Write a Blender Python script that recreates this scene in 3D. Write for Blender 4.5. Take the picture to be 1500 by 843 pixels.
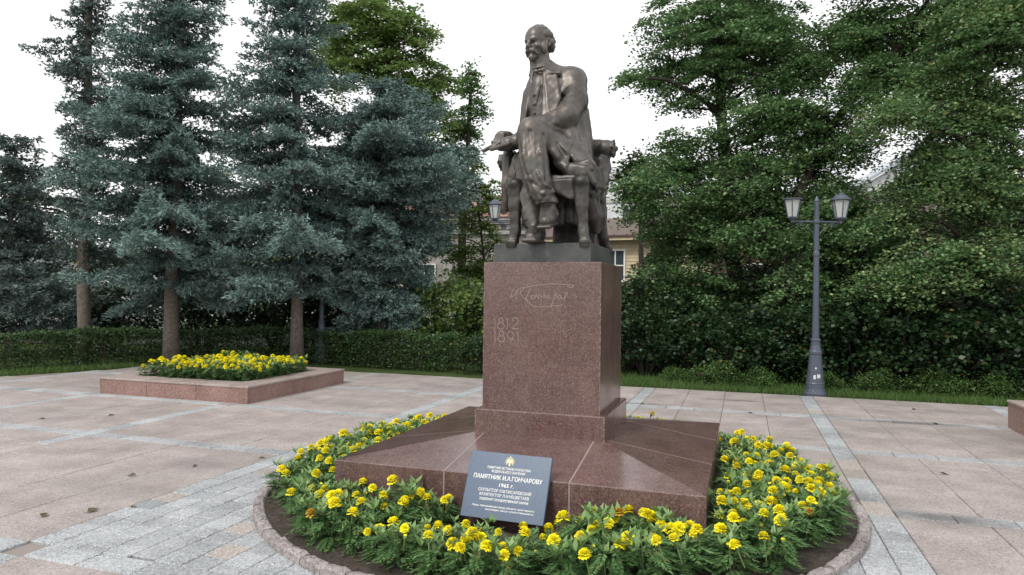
import bpy, math, random
import numpy as np
from mathutils import Vector, Matrix

for _o in list(bpy.data.objects):
    bpy.data.objects.remove(_o)
S = bpy.context.scene
COL = S.collection
random.seed(7)
RNG = np.random.default_rng(7)
R = math.radians

# ------------------------------------------------------------------ camera
EYE = 1.66                                   # eye height above the paving, metres
PITCH, ROLL = R(0.476), R(0.705)
cam_d = bpy.data.cameras.new('camera')
cam_d.sensor_width = 36.0
cam_d.lens = 24.517
cam_d.clip_start = 0.05
cam_d.clip_end = 2000.0
cam = bpy.data.objects.new('camera', cam_d)
COL.objects.link(cam)
_right = Vector((1, 0, 0))
_up = Vector((0, -math.sin(PITCH), math.cos(PITCH)))
_fwd = Vector((0, math.cos(PITCH), math.sin(PITCH)))
_r2 = _right * math.cos(ROLL) + _up * math.sin(ROLL)
_u2 = _up * math.cos(ROLL) - _right * math.sin(ROLL)
_m = Matrix((_r2, _u2, -_fwd)).transposed().to_4x4()
_m.translation = Vector((0, 0, EYE))
cam.matrix_world = _m
S.camera = cam

# ------------------------------------------------------------------ sky, sun, exposure
SUN_EL, SUN_AZ = R(48), R(218)               # azimuth clockwise from +Y: behind the camera, on the left
world = bpy.data.worlds.new('World')
S.world = world
world.use_nodes = True
_nt = world.node_tree
_bg = _nt.nodes['Background']
_sky = _nt.nodes.new('ShaderNodeTexSky')
_sky.sky_type = 'NISHITA'
_sky.sun_disc = False
_sky.sun_elevation = SUN_EL
_sky.sun_rotation = SUN_AZ
_sky.air_density = 1.0
_sky.dust_density = 4.0
_cl = _nt.nodes.new('ShaderNodeMixRGB')      # an even white overcast over the blue
_cl.inputs['Fac'].default_value = 0.80
_cl.inputs['Color2'].default_value = (13.4, 13.3, 13.3, 1)
_nt.links.new(_sky.outputs['Color'], _cl.inputs['Color1'])
_nt.links.new(_cl.outputs['Color'], _bg.inputs['Color'])
_bg.inputs['Strength'].default_value = 0.10
sun_d = bpy.data.lights.new('sun', 'SUN')
sun_d.energy = 1.5
sun_d.angle = R(11)
sun_d.color = (1.0, 0.95, 0.87)
sun = bpy.data.objects.new('sun', sun_d)
COL.objects.link(sun)
_sd = Vector((math.sin(SUN_AZ) * math.cos(SUN_EL), math.cos(SUN_AZ) * math.cos(SUN_EL), math.sin(SUN_EL)))
sun.rotation_euler = _sd.to_track_quat('Z', 'Y').to_euler()
sun.location = (-20, -20, 30)
S.view_settings.view_transform = 'Standard'
S.view_settings.look = 'None'
S.view_settings.exposure = 0.26
S.view_settings.gamma = 1.0
S.view_settings.use_curve_mapping = False
S.render.engine = 'CYCLES'
S.cycles.max_bounces = 6
S.cycles.diffuse_bounces = 3
S.cycles.glossy_bounces = 3
S.cycles.transparent_max_bounces = 8
S.cycles.use_denoising = True

# ------------------------------------------------------------------ helpers
CX, CY, YAW = 0.3809, 6.0102, -0.3193        # centre and turn of the monument
_c, _s = math.cos(YAW), math.sin(YAW)


def LW(lx, ly, z=0.0):                       # monument frame -> world
    return Vector((CX + lx * _c - ly * _s, CY + lx * _s + ly * _c, z))


def WL(x, y):                                # world -> monument frame
    dx, dy = x - CX, y - CY
    return (dx * _c + dy * _s, -dx * _s + dy * _c)


def empty(name, loc=(0, 0, 0), rz=0.0, parent=None):
    o = bpy.data.objects.new(name, None)
    o.empty_display_size = 0.2
    COL.objects.link(o)
    o.location = loc
    o.rotation_euler = (0, 0, rz)
    if parent:
        o.parent = parent
    return o


def tag(o, label=None, cat=None, group=None, kind=None):
    if label: o['label'] = label
    if cat: o['category'] = cat
    if group: o['group'] = group
    if kind: o['kind'] = kind
    return o


def mesh_np(name, V, F, mats=None, smooth=False, mat_idx=None):
    """mesh from an (n,3) vertex array and an (m,3|4) face array"""
    V = np.asarray(V, np.float32).reshape(-1, 3)
    F = np.asarray(F, np.int32)
    k = F.shape[1]
    me = bpy.data.meshes.new(name)
    me.vertices.add(len(V)); me.vertices.foreach_set('co', V.ravel())
    me.loops.add(F.size); me.loops.foreach_set('vertex_index', F.ravel())
    me.polygons.add(len(F))
    me.polygons.foreach_set('loop_start', np.arange(0, F.size, k, dtype=np.int32))
    if smooth:
        me.polygons.foreach_set('use_smooth', np.ones(len(F), bool))
    for m in (mats if isinstance(mats, (list, tuple)) else [mats] if mats else []):
        me.materials.append(m)
    if mat_idx is not None:
        me.polygons.foreach_set('material_index', np.asarray(mat_idx, np.int32))
    me.update(calc_edges=True)
    return me


def obj(name, me, parent=None, loc=None, rot=None):
    o = bpy.data.objects.new(name, me)
    COL.objects.link(o)
    if parent: o.parent = parent
    if loc is not None: o.location = loc
    if rot is not None: o.rotation_euler = rot
    return o


class MB:
    """collects polygons of any size"""
    def __init__(self):
        self.v, self.f, self.mi = [], [], []

    def poly(self, pts, mi=0):
        n = len(self.v); self.v += [tuple(p) for p in pts]
        self.f.append(tuple(range(n, n + len(pts)))); self.mi.append(mi)

    def add(self, vs, fs, mi=0):
        n = len(self.v); self.v += [tuple(p) for p in vs]
        for f in fs:
            self.f.append(tuple(i + n for i in f)); self.mi.append(mi)

    def box(self, x0, x1, y0, y1, z0, z1, mi=0, bev=0.0, edge_mi=None):
        if bev <= 0:
            vs = [(x, y, z) for z in (z0, z1) for y in (y0, y1) for x in (x0, x1)]
            self.add(vs, [(0, 2, 3, 1), (4, 5, 7, 6), (0, 1, 5, 4), (2, 6, 7, 3), (0, 4, 6, 2), (1, 3, 7, 5)], mi)
            return
        b = bev                              # top and vertical edges chamfered
        def ring(z, i):
            return [(x0 + i + b, y0 + i, z), (x1 - i - b, y0 + i, z), (x1 - i, y0 + i + b, z), (x1 - i, y1 - i - b, z),
                    (x1 - i - b, y1 - i, z), (x0 + i + b, y1 - i, z), (x0 + i, y1 - i - b, z), (x0 + i, y0 + i + b, z)]
        vs = ring(z0, 0) + ring(z1 - b, 0) + ring(z1, b * 0.8)
        fs = [tuple(range(7, -1, -1)), tuple(range(16, 24))]
        for k in range(2):
            for i in range(8):
                j = (i + 1) % 8
                fs.append((k * 8 + i, k * 8 + j, k * 8 + 8 + j, k * 8 + 8 + i))
        self.add(vs, fs, mi)
        if edge_mi is not None:                  # the narrow chamfers along the vertical edges
            n = len(self.mi)
            for i in (1, 3, 5, 7): self.mi[n - 16 + i] = edge_mi

    def tube(self, pts, rad, n=8, mi=0, cap=True):
        pts = [Vector(p) for p in pts]
        if not isinstance(rad, (list, tuple)): rad = [rad] * len(pts)
        vs, fs = [], []
        for i, p in enumerate(pts):
            t = (pts[min(i + 1, len(pts) - 1)] - pts[max(i - 1, 0)])
            t = t.normalized() if t.length > 1e-9 else Vector((0, 0, 1))
            a = t.cross(Vector((0, 0, 1)) if abs(t.z) < 0.9 else Vector((1, 0, 0))).normalized()
            b = t.cross(a)
            for k in range(n):
                w = 2 * math.pi * k / n
                vs.append(p + a * (rad[i] * math.cos(w)) + b * (rad[i] * math.sin(w)))
        for i in range(len(pts) - 1):
            for k in range(n):
                k2 = (k + 1) % n
                fs.append((i * n + k, i * n + k2, (i + 1) * n + k2, (i + 1) * n + k))
        if cap:
            fs.append(tuple(range(n - 1, -1, -1)))
            fs.append(tuple((len(pts) - 1) * n + k for k in range(n)))
        self.add(vs, fs, mi)

    def lathe(self, prof, n=16, mi=0, cx=0, cy=0):
        vs, fs = [], []
        for r, z in prof:
            for k in range(n):
                w = 2 * math.pi * k / n
                vs.append((cx + r * math.cos(w), cy + r * math.sin(w), z))
        for i in range(len(prof) - 1):
            for k in range(n):
                k2 = (k + 1) % n
                fs.append((i * n + k, i * n + k2, (i + 1) * n + k2, (i + 1) * n + k))
        fs.append(tuple(range(n - 1, -1, -1)))
        fs.append(tuple((len(prof) - 1) * n + k for k in range(n)))
        self.add(vs, fs, mi)

    def mesh(self, name, mats, smooth=False):
        me = bpy.data.meshes.new(name)
        me.from_pydata(self.v, [], self.f)
        for m in (mats if isinstance(mats, (list, tuple)) else [mats]):
            me.materials.append(m)
        for p, i in zip(me.polygons, self.mi):
            p.material_index = i
            p.use_smooth = smooth
        me.update()
        return me

    def build(self, name, mats, parent=None, smooth=False, loc=None, rot=None):
        return obj(name, self.mesh(name, mats, smooth), parent, loc, rot)


# ------------------------------------------------------------------ materials
class NT:
    """small helper for node materials"""
    def __init__(self, name, rough=0.6, spec=0.5):
        self.m = bpy.data.materials.new(name)
        self.m.use_nodes = True
        self.t = self.m.node_tree
        self.b = self.t.nodes['Principled BSDF']
        self.b.inputs['Roughness'].default_value = rough
        self.b.inputs['Specular IOR Level'].default_value = spec
        self.geo = self.t.nodes.new('ShaderNodeNewGeometry')
        self.oi = self.t.nodes.new('ShaderNodeObjectInfo')

    def n(self, typ, **kw):
        nd = self.t.nodes.new(typ)
        for k, v in kw.items():
            if k in nd.inputs: nd.inputs[k].default_value = v
            else: setattr(nd, k, v)
        return nd

    def l(self, a, b):
        self.t.links.new(a, b)

    def noise(self, scale, detail=4, rough=0.6, vec=None, dist=0.0):
        nd = self.n('ShaderNodeTexNoise', Scale=scale, Detail=detail, Roughness=rough, Distortion=dist)
        self.l(vec or self.geo.outputs['Position'], nd.inputs['Vector'])
        return nd.outputs['Fac']

    def vor(self, scale, vec=None, out='Distance', feature='F1'):
        nd = self.n('ShaderNodeTexVoronoi', Scale=scale)
        nd.feature = feature
        self.l(vec or self.geo.outputs['Position'], nd.inputs['Vector'])
        return nd.outputs[out]

    def ramp(self, fac, stops):
        nd = self.n('ShaderNodeValToRGB')
        el = nd.color_ramp.elements
        while len(el) < len(stops): el.new(0.5)
        for e, (p, c) in zip(el, stops):
            e.position = p
            e.color = (*c, 1) if len(c) == 3 else c
        self.l(fac, nd.inputs['Fac'])
        return nd.outputs['Color']

    def mix(self, a, b, fac, mode='MIX'):
        nd = self.n('ShaderNodeMixRGB'); nd.blend_type = mode
        for s, v in (('Color1', a), ('Color2', b), ('Fac', fac)):
            if isinstance(v, (int, float)): nd.inputs[s].default_value = v
            elif isinstance(v, tuple): nd.inputs[s].default_value = (*v, 1)
            else: self.l(v, nd.inputs[s])
        return nd.outputs['Color']

    def math(self, op, a, b=0.0, c=None):
        nd = self.n('ShaderNodeMath'); nd.operation = op
        for i, v in enumerate((a, b) if c is None else (a, b, c)):
            if isinstance(v, (int, float)): nd.inputs[i].default_value = v
            else: self.l(v, nd.inputs[i])
        return nd.outputs[0]

    def maprange(self, v, a, b, c, d):
        nd = self.n('ShaderNodeMapRange')
        self.l(v, nd.inputs['Value'])
        for k, x in zip(('From Min', 'From Max', 'To Min', 'To Max'), (a, b, c, d)):
            nd.inputs[k].default_value = x
        return nd.outputs['Result']

    def vary(self, col, amt=0.12, hue=0.0):
        """every object a little lighter or darker"""
        nd = self.n('ShaderNodeHueSaturation')
        self.l(col, nd.inputs['Color'])
        self.l(self.maprange(self.oi.outputs['Random'], 0, 1, 1 - amt, 1 + amt), nd.inputs['Value'])
        if hue:
            r2 = self.math('FRACT', self.math('MULTIPLY', self.oi.outputs['Random'], 7.31))
            self.l(self.maprange(r2, 0, 1, 0.5 - hue, 0.5 + hue), nd.inputs['Hue'])
        return nd.outputs['Color']

    def color(self, c):
        if isinstance(c, tuple): self.b.inputs['Base Color'].default_value = (*c, 1)
        else: self.l(c, self.b.inputs['Base Color'])

    def rough(self, v):
        self.l(v, self.b.inputs['Roughness'])

    def bump(self, h, strength=0.3, dist=0.01):
        nd = self.n('ShaderNodeBump', Strength=strength, Distance=dist)
        self.l(h, nd.inputs['Height'])
        self.l(nd.outputs['Normal'], self.b.inputs['Normal'])
# ------------------------------------------------------------------ ground materials
def granite(name, cols, speck, scale=1.0, rough=0.5, vary=0.1, hue=0.0, pale=0.55, streak=False, bump=0.25, stain=None, pits=0.0):
    m = NT(name, rough)
    big = m.noise(2.3 * scale, 3, 0.6)
    mid = m.noise(38 * scale, 4, 0.7)
    f = m.math('ADD', m.math('MULTIPLY', big, 0.45), m.math('MULTIPLY', mid, 0.6))
    c = m.ramp(f, [(0.40, cols[0]), (0.52, cols[1]), (0.64, cols[2])])
    v = m.vor(150 * scale, out='Color')
    sep = m.n('ShaderNodeSeparateColor'); m.l(v, sep.inputs[0])
    c = m.mix(c, speck, m.maprange(sep.outputs[0], 0.80, 0.90, 0, pale))                # pale crystals
    c = m.mix(c, tuple(x * 0.25 for x in cols[0]), m.maprange(sep.outputs[1], 0.80, 0.92, 0, 0.6))   # dark mica
    if streak:                                                                          # sawn / weathered streaks
        mp = m.n('ShaderNodeMapping'); m.l(m.geo.outputs['Position'], mp.inputs['Vector'])
        mp.inputs['Scale'].default_value = (9, 55, 9); mp.inputs['Rotation'].default_value = (0, 0, -0.32)
        st = m.noise(1.0, 4, 0.7, vec=mp.outputs['Vector'])
        c = m.mix(c, (0.42, 0.395, 0.38), m.maprange(st, 0.56, 0.72, 0, 0.45))
        c = m.mix(c, (0.13, 0.115, 0.105), m.maprange(st, 0.46, 0.30, 0, 0.40))
        di = m.noise(0.55, 5, 0.65)                                                     # foot traffic dirt
        c = m.mix(c, (0.165, 0.155, 0.15), m.maprange(di, 0.48, 0.72, 0, 0.6))
        c = m.mix(c, (0.30, 0.235, 0.19), m.maprange(m.noise(1.3, 5, 0.7, dist=0.4), 0.58, 0.75, 0, 0.35))
    if stain:
        for (sx, sy, sz, rx, ry) in stain:
            mp = m.n('ShaderNodeMapping'); m.l(m.geo.outputs['Position'], mp.inputs['Vector'])
            mp.vector_type = 'TEXTURE'
            mp.inputs['Location'].default_value = (sx, sy, sz); mp.inputs['Scale'].default_value = (rx, ry, 1); mp.inputs['Rotation'].default_value = (0, 0, -0.3)
            ln = m.n('ShaderNodeVectorMath'); ln.operation = 'LENGTH'; m.l(mp.outputs['Vector'], ln.inputs[0])
            d = m.math('ADD', ln.outputs['Value'], m.math('MULTIPLY', m.noise(6, 4, 0.7), 0.9))
            c = m.mix(c, (0.085, 0.075, 0.07), m.maprange(d, 1.25, 0.65, 0, 0.72))
    c = m.vary(c, vary, hue)
    m.color(c)
    m.bump(m.noise(90 * scale, 3, 0.7), bump, 0.004)
    return m


DARK_STAIN = [(2.78, 5.73, 0, 0.42, 0.55), (3.25, 5.30, 0, 0.75, 0.22), (3.6, 11.1, 0, 0.8, 0.12), (1.6, 10.8, 0, 1.4, 0.1), (5.3, 9.3, 0, 1.2, 0.22)]
M_PINK = granite('pink_paving_granite', ((0.228, 0.192, 0.180), (0.325, 0.282, 0.267), (0.42, 0.375, 0.358)), (0.46, 0.43, 0.415), rough=0.62, vary=0.045, hue=0.005, streak=True, stain=DARK_STAIN).m
M_SETT = granite('grey_paving_granite', ((0.205, 0.218, 0.228), (0.308, 0.325, 0.337), (0.405, 0.424, 0.436)), (0.58, 0.60, 0.62), rough=0.6, vary=0.13, pale=0.7, streak=False, stain=DARK_STAIN).m
M_SETT_BEIGE = granite('beige_paving_granite', ((0.24, 0.21, 0.19), (0.32, 0.285, 0.26), (0.39, 0.35, 0.325)), (0.6, 0.56, 0.52), rough=0.6, vary=0.14).m
M_SETT_DARK = granite('dark_paving_granite', ((0.18, 0.20, 0.22), (0.25, 0.275, 0.295), (0.31, 0.335, 0.355)), (0.5, 0.52, 0.54), rough=0.6, vary=0.12).m
M_KERB = granite('kerb_granite', ((0.175, 0.150, 0.148), (0.27, 0.242, 0.237), (0.36, 0.335, 0.328)), (0.48, 0.45, 0.44), rough=0.75, vary=0.16, hue=0.01, bump=0.9, scale=0.8).m
M_RED = granite('polished_red_granite', ((0.082, 0.046, 0.043), (0.116, 0.066, 0.062), (0.148, 0.089, 0.083)), (0.34, 0.26, 0.245), scale=1.25, rough=0.20, vary=0.09, bump=0.02, pale=0.38)
_w = M_RED.noise(3.0, 4, 0.6)
M_RED.rough(M_RED.maprange(_w, 0.3, 0.7, 0.14, 0.30))
_mp = M_RED.n('ShaderNodeMapping'); M_RED.l(M_RED.geo.outputs['Position'], _mp.inputs['Vector']); _mp.inputs['Scale'].default_value = (11, 11, 0.7)
_st = M_RED.noise(1.0, 4, 0.7, vec=_mp.outputs['Vector'])                                # rain streaks and dust
_base = M_RED.b.inputs['Base Color'].links[0].from_socket
M_RED.color(M_RED.mix(M_RED.mix(_base, (0.055, 0.030, 0.028), M_RED.maprange(_st, 0.54, 0.72, 0, 0.55)), (0.17, 0.125, 0.115), M_RED.maprange(M_RED.noise(2.1, 6, 0.7), 0.52, 0.72, 0, 0.35)))
M_RED.b.inputs['Coat Weight'].default_value = 0.25
M_RED.b.inputs['Coat Roughness'].default_value = 0.12
M_RED = M_RED.m
M_PLANTER = granite('planter_granite', ((0.16, 0.085, 0.07), (0.235, 0.135, 0.115), (0.30, 0.185, 0.165)), (0.44, 0.35, 0.32), rough=0.42, vary=0.08, bump=0.1).m
M_COPING = granite('coping_granite', ((0.24, 0.185, 0.165), (0.33, 0.27, 0.245), (0.41, 0.345, 0.32)), (0.5, 0.46, 0.44), rough=0.42, vary=0.08, bump=0.15).m


def simple(name, c, rough=0.6, metallic=0.0, noise=None, amt=0.2, bump=0.0, bscale=40, spec=0.5, vary=0.0):
    m = NT(name, rough, spec)
    m.b.inputs['Metallic'].default_value = metallic
    if noise:
        f = m.noise(noise, 4, 0.65)
        col = m.ramp(f, [(0.3, tuple(x * (1 - amt) for x in c)), (0.7, tuple(min(1, x * (1 + amt)) for x in c))])
        if vary: col = m.vary(col, vary)
        m.color(col)
    else:
        m.color(c)
    if bump: m.bump(m.noise(bscale, 4, 0.65), bump, 0.01)
    return m.m


M_JOINT = NT('joint_sand', 0.9)
M_JOINT.color(M_JOINT.ramp(M_JOINT.noise(1.6, 5, 0.75), [(0.32, (0.10, 0.088, 0.08)), (0.42, (0.22, 0.195, 0.18)), (0.6, (0.25, 0.215, 0.195)), (0.72, (0.21, 0.125, 0.07))]))
M_JOINT = M_JOINT.m
M_SOIL = NT('flower_bed_soil', 0.95, 0.2)
_soilc = M_SOIL.ramp(M_SOIL.noise(26, 6, 0.75), [(0.30, (0.050, 0.040, 0.033)), (0.52, (0.105, 0.087, 0.072)), (0.75, (0.17, 0.145, 0.125))])
M_SOIL.color(_soilc); M_SOIL.bump(M_SOIL.noise(40, 6, 0.8), 1.0, 0.03); M_SOIL = M_SOIL.m
M_EARTH = NT('lawn_earth', 0.95, 0.2)
M_EARTH.color(M_EARTH.ramp(M_EARTH.noise(1.7, 6, 0.7), [(0.3, (0.035, 0.06, 0.015)), (0.55, (0.05, 0.085, 0.02)), (0.75, (0.10, 0.085, 0.055))]))
M_EARTH.bump(M_EARTH.noise(30, 5, 0.8), 0.8, 0.04); M_EARTH = M_EARTH.m
M_EDGE = simple('bare_earth_strip', (0.20, 0.165, 0.14), 0.95, noise=9, amt=0.35, bump=0.6, bscale=35)
M_ROAD = simple('street_asphalt', (0.06, 0.06, 0.062), 0.9, noise=30, amt=0.25, bump=0.3, bscale=120)

# ------------------------------------------------------------------ terrain, pavement
N = 60
gx = np.concatenate([np.linspace(-400, -40, 12), np.linspace(-36, 36, 60), np.linspace(40, 400, 12)])
gy = np.concatenate([np.linspace(-200, -20, 8), np.linspace(-16, 50, 56), np.linspace(60, 600, 12)])
GX, GY = np.meshgrid(gx, gy, indexing='ij')
GZ = -0.07 + 0.02 * np.sin(GX * 0.9) * np.cos(GY * 0.7)
V = np.stack([GX, GY, GZ], -1).reshape(-1, 3)
nx, ny = len(gx), len(gy)
I = np.arange(nx * ny).reshape(nx, ny)
F = np.stack([I[:-1, :-1], I[1:, :-1], I[1:, 1:], I[:-1, 1:]], -1).reshape(-1, 4)
tag(obj('ground', mesh_np('ground', V, F, M_EARTH, True)), kind='structure')

LY_EDGE = 6.9                                    # far edge of the paving in the monument frame
PAVE_POLY = [(-14.0, 4.5), (-9.55, 12.75), (-7.55, 15.15)]      # its left border, world


def on_pavement(x, y, m=0.0):
    lx, ly = WL(x, y)
    if ly > LY_EDGE - m: return False
    # left border: right of the two lines
    for (ax, ay), (bx, by) in zip(PAVE_POLY[:-1], PAVE_POLY[1:]):
        if ay <= y <= by:
            if x < ax + (bx - ax) * (y - ay) / (by - ay) + m: return False
    if y > 15.15 and x < -7.55 + m: return False
    return y > -6 and (y >= PAVE_POLY[0][1] or x > -14.0) and y < 20 and x < 20


pave = empty('pavement', (0, 0, 0)); tag(pave, kind='structure')
b = MB()
pts = [Vector((-14, -6, -0.02)), Vector((22, -6, -0.02)), LW(21, LY_EDGE, -0.02)]
e0 = LW(WL(-7.55, 15.15)[0], LY_EDGE, -0.02)
pts += [e0] + [Vector((x, y, -0.02)) for x, y in PAVE_POLY[::-1]]
b.poly(pts); n = len(pts)
low = [Vector((p.x, p.y, -0.16)) for p in pts]
for i in range(n):
    j = (i + 1) % n
    b.poly([pts[i], low[i], low[j], pts[j]])
b.build('joint_bed', M_JOINT, pave)
# bare earth along the far edge, a few centimetres above the lawn
b = MB()
q = [LW(-9.2, LY_EDGE - 0.02), LW(-2.5, LY_EDGE + 0.02), LW(4, LY_EDGE + 0.03), LW(9, LY_EDGE + 0.02), LW(14, LY_EDGE)]
_prev = None
for k in range(60):
    t = -9.4 + 24 * k / 59
    w = 0.28 + 0.10 * math.sin(t * 2.1) + 0.06 * math.sin(t * 5.3)
    a_, c_ = LW(t, LY_EDGE - 0.05, -0.028), LW(t, LY_EDGE + w, -0.05)
    if _prev: b.poly([_prev[0], a_, c_, _prev[1]])
    _prev = (a_, c_)
_prev = None
for k in range(30):
    s_ = k / 29
    y = 4.5 + 10.8 * s_
    if y < 12.75: x = -14 + (y - 4.5) / 8.25 * 4.45
    else: x = -9.55 + (y - 12.75) / 2.4 * 2.0
    w = 0.55 + 0.12 * math.sin(k * 1.1)
    a_, c_ = Vector((x + 0.05, y, -0.029)), Vector((x - w, y + 0.1, -0.051))
    if _prev: b.poly([_prev[0], _prev[1], c_, a_])
    _prev = (a_, c_)
tag(b.build('earth_strip', M_EDGE), kind='structure')

_tiles = {}


def tile_mesh(w, d, mat):
    k = (round(w, 3), round(d, 3), mat.name)
    if k not in _tiles:
        t = MB(); t.box(-w / 2, w / 2, -d / 2, d / 2, -0.06, 0.0, 0, 0.006)
        _tiles[k] = t.mesh('tile', mat)
    return _tiles[k]


BX = [-13.4, -10.8, -8.15, -5.56, -2.80, -0.03, 2.55, 5.2, 7.85, 10.5, 13.1]      # bands running away from the viewer
BY = [-9.4, -7.1, -4.85, -2.56, 0.24, 2.50, 4.72, 6.95]                          # bands running across
BW = 0.21
rr = random.Random(3)
want = {'pink': [], 'sett': [], 'band': []}


def visible(x, y, m=0.6):
    return y > 2.0 and abs(x) < y * 0.76 + m


def put_tile(kind, lx, ly, w, d, mat):
    p = LW(lx, ly)
    if not on_pavement(p.x, p.y, 0.15): return
    if math.hypot(lx, ly) + 0.5 * math.hypot(w, d) < 2.34: return
    want[kind].append((p.x * p.x + p.y * p.y, visible(p.x, p.y), lx, ly, w, d, mat))


def sett_mat():
    q = rr.random()
    return M_SETT_BEIGE if q < 0.06 else M_SETT_DARK if q < 0.09 else M_SETT


for i in range(len(BX) - 1):
    for j in range(len(BY) - 1):
        x0, x1 = BX[i] + BW / 2, BX[i + 1] - BW / 2
        y0, y1 = BY[j] + BW / 2, BY[j + 1] - BW / 2
        if i in (4, 5) and j == 3:               # the grey square in front of the monument
            continue
        nc = 4; w = (x1 - x0) / nc; nr = 3; d = (y1 - y0) / nr
        for a in range(nc):
            off = 0.5 * d if a % 2 else 0.0
            yy = y0
            segs = [d * 0.5] + [d] * (nr - 1) + [d * 0.5] if a % 2 else [d] * nr
            for sgm in segs:
                put_tile('pink', x0 + (a + 0.5) * w, yy + sgm / 2, w - 0.0045, sgm - 0.0045, M_PINK)
                yy += sgm
x0, x1, y0, y1 = BX[4] - BW / 2, BX[6] + BW / 2, BY[3] + BW / 2, BY[4] - BW / 2
nc = 27; w = (x1 - x0) / nc
for a in range(nc):
    yy = y0 - rr.uniform(0, 0.18)
    while yy < y1:
        d = 0.205
        ya, yb = max(yy, y0), min(yy + d, y1)
        if yb - ya > 0.05:
            put_tile('sett', x0 + (a + 0.5) * w, (ya + yb) / 2, w - 0.006, yb - ya - 0.006, sett_mat())
        yy += d
for x in BX:                                     # bands
    for j in range(len(BY) - 1):
        if x in (BX[4], BX[5], BX[6]) and j == 3: continue
        y0, y1 = BY[j] - BW / 2, BY[j + 1] - BW / 2
        k = 6; d = (y1 - y0) / k
        for a in range(k): put_tile('band', x, y0 + (a + 0.5) * d, BW - 0.007, d - 0.007, sett_mat())
for j, y in enumerate(BY):
    for i in range(len(BX) - 1):
        x0, x1 = BX[i] + BW / 2, BX[i + 1] - BW / 2
        k = 6; d = (x1 - x0) / k
        for a in range(k): put_tile('band', x0 + (a + 0.5) * d, y, d - 0.007, BW - 0.007, sett_mat())
_nm = {'pink': 'paving_slab', 'sett': 'paving_sett', 'band': 'band_stone'}
for kind, L in want.items():
    L.sort(key=lambda t: (not t[1], t[0]))
    rest = {}
    for q, (d2, vis, lx, ly, w, d, mat) in enumerate(L):
        if q < 300 and vis:
            o = obj(_nm[kind], tile_mesh(w, d, mat), pave, LW(lx, ly, rr.uniform(-0.0022, 0.0022)), (rr.uniform(-.002, .002), rr.uniform(-.002, .002), YAW))
        else:
            rest.setdefault(mat, []).append((lx, ly, w, d))
    if rest:
        t = MB(); mats = list(rest)
        for mi, mt in enumerate(mats):
            for lx, ly, w, d in rest[mt]:
                t.box(lx - w / 2, lx + w / 2, ly - d / 2, ly + d / 2, -0.06, rr.uniform(-0.002, 0.002), mi, 0.006)
        o = t.build(_nm[kind], mats, pave, loc=LW(0, 0), rot=(0, 0, YAW)); tag(o, kind='stuff')

# ------------------------------------------------------------------ round kerb and soil of the flower bed
kerb = empty('round_kerb', LW(0, 0), YAW)
tag(kerb, 'low round kerb of rough pinkish granite stones enclosing the marigold bed around the monument', 'kerb')
R0, R1 = 2.345, 2.425


def kerb_stone_mesh(seed, ang):
    g = np.random.default_rng(seed); na = 5
    V, F = [], []
    for i in range(na):
        t = (i / (na - 1) - 0.5) * ang
        e = 0.012 if i in (0, na - 1) else 0.0
        prof = [(R1 + 0.004, -0.05), (R1 + g.normal(0, .002), 0.050 - e + g.normal(0, .003)), (R1 - 0.010, 0.062 - e + g.normal(0, .003)), ((R0 + R1) / 2, 0.066 - e + g.normal(0, .003)),
                (R0 + 0.012, 0.063 - e + g.normal(0, .003)), (R0, 0.050 - e), (R0, -0.05)]
        for r, z in prof: V.append((r * math.cos(t), r * math.sin(t), z))
    m = 7
    for i in range(na - 1):
        for k in range(m - 1):
            F.append((i * m + k, (i + 1) * m + k, (i + 1) * m + k + 1, i * m + k + 1))
    me = bpy.data.meshes.new('kerb_stone')
    me.from_pydata(V, [], F + [tuple(range(m)), tuple(range((na - 1) * m + m - 1, (na - 1) * m - 1, -1))])
    me.materials.append(M_KERB); me.update()
    return me


_step = 2 * math.pi / 74
KM = [kerb_stone_mesh(i, _step * 0.965) for i in range(5)]
for i in range(74):
    obj('kerb_stone', KM[rr.randrange(5)], kerb, (rr.gauss(0, .002), rr.gauss(0, .002), rr.gauss(-0.004, .004)), (0, 0, i * _step + rr.gauss(0, 0.001)))


def soil_z(lx, ly):
    r = math.hypot(lx, ly)
    edge = max(abs(lx), abs(ly))
    t = min(1, max(0, (2.3 - r) / 0.9))
    return 0.035 + 0.045 * t + 0.012 * math.sin(lx * 7.1 + 1) * math.sin(ly * 6.3) + 0.008 * math.sin(lx * 19) * math.sin(ly * 17 + 2)


V, F = [], []
nr_, na_ = 26, 150
for i in range(nr_):
    r = 1.0 + (2.345 - 1.0) * i / (nr_ - 1)
    for k in range(na_):
        a = 2 * math.pi * k / na_
        x, y = r * math.cos(a), r * math.sin(a)
        V.append((x, y, soil_z(x, y) + RNG.normal(0, 0.009)))
for i in range(nr_ - 1):
    for k in range(na_):
        k2 = (k + 1) % na_
        F.append((i * na_ + k, i * na_ + k2, (i + 1) * na_ + k2, (i + 1) * na_ + k))
so = obj('soil', mesh_np('soil', V, F, M_SOIL, True), None, LW(0, 0), (0, 0, YAW))
tag(so, kind='structure')
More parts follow.
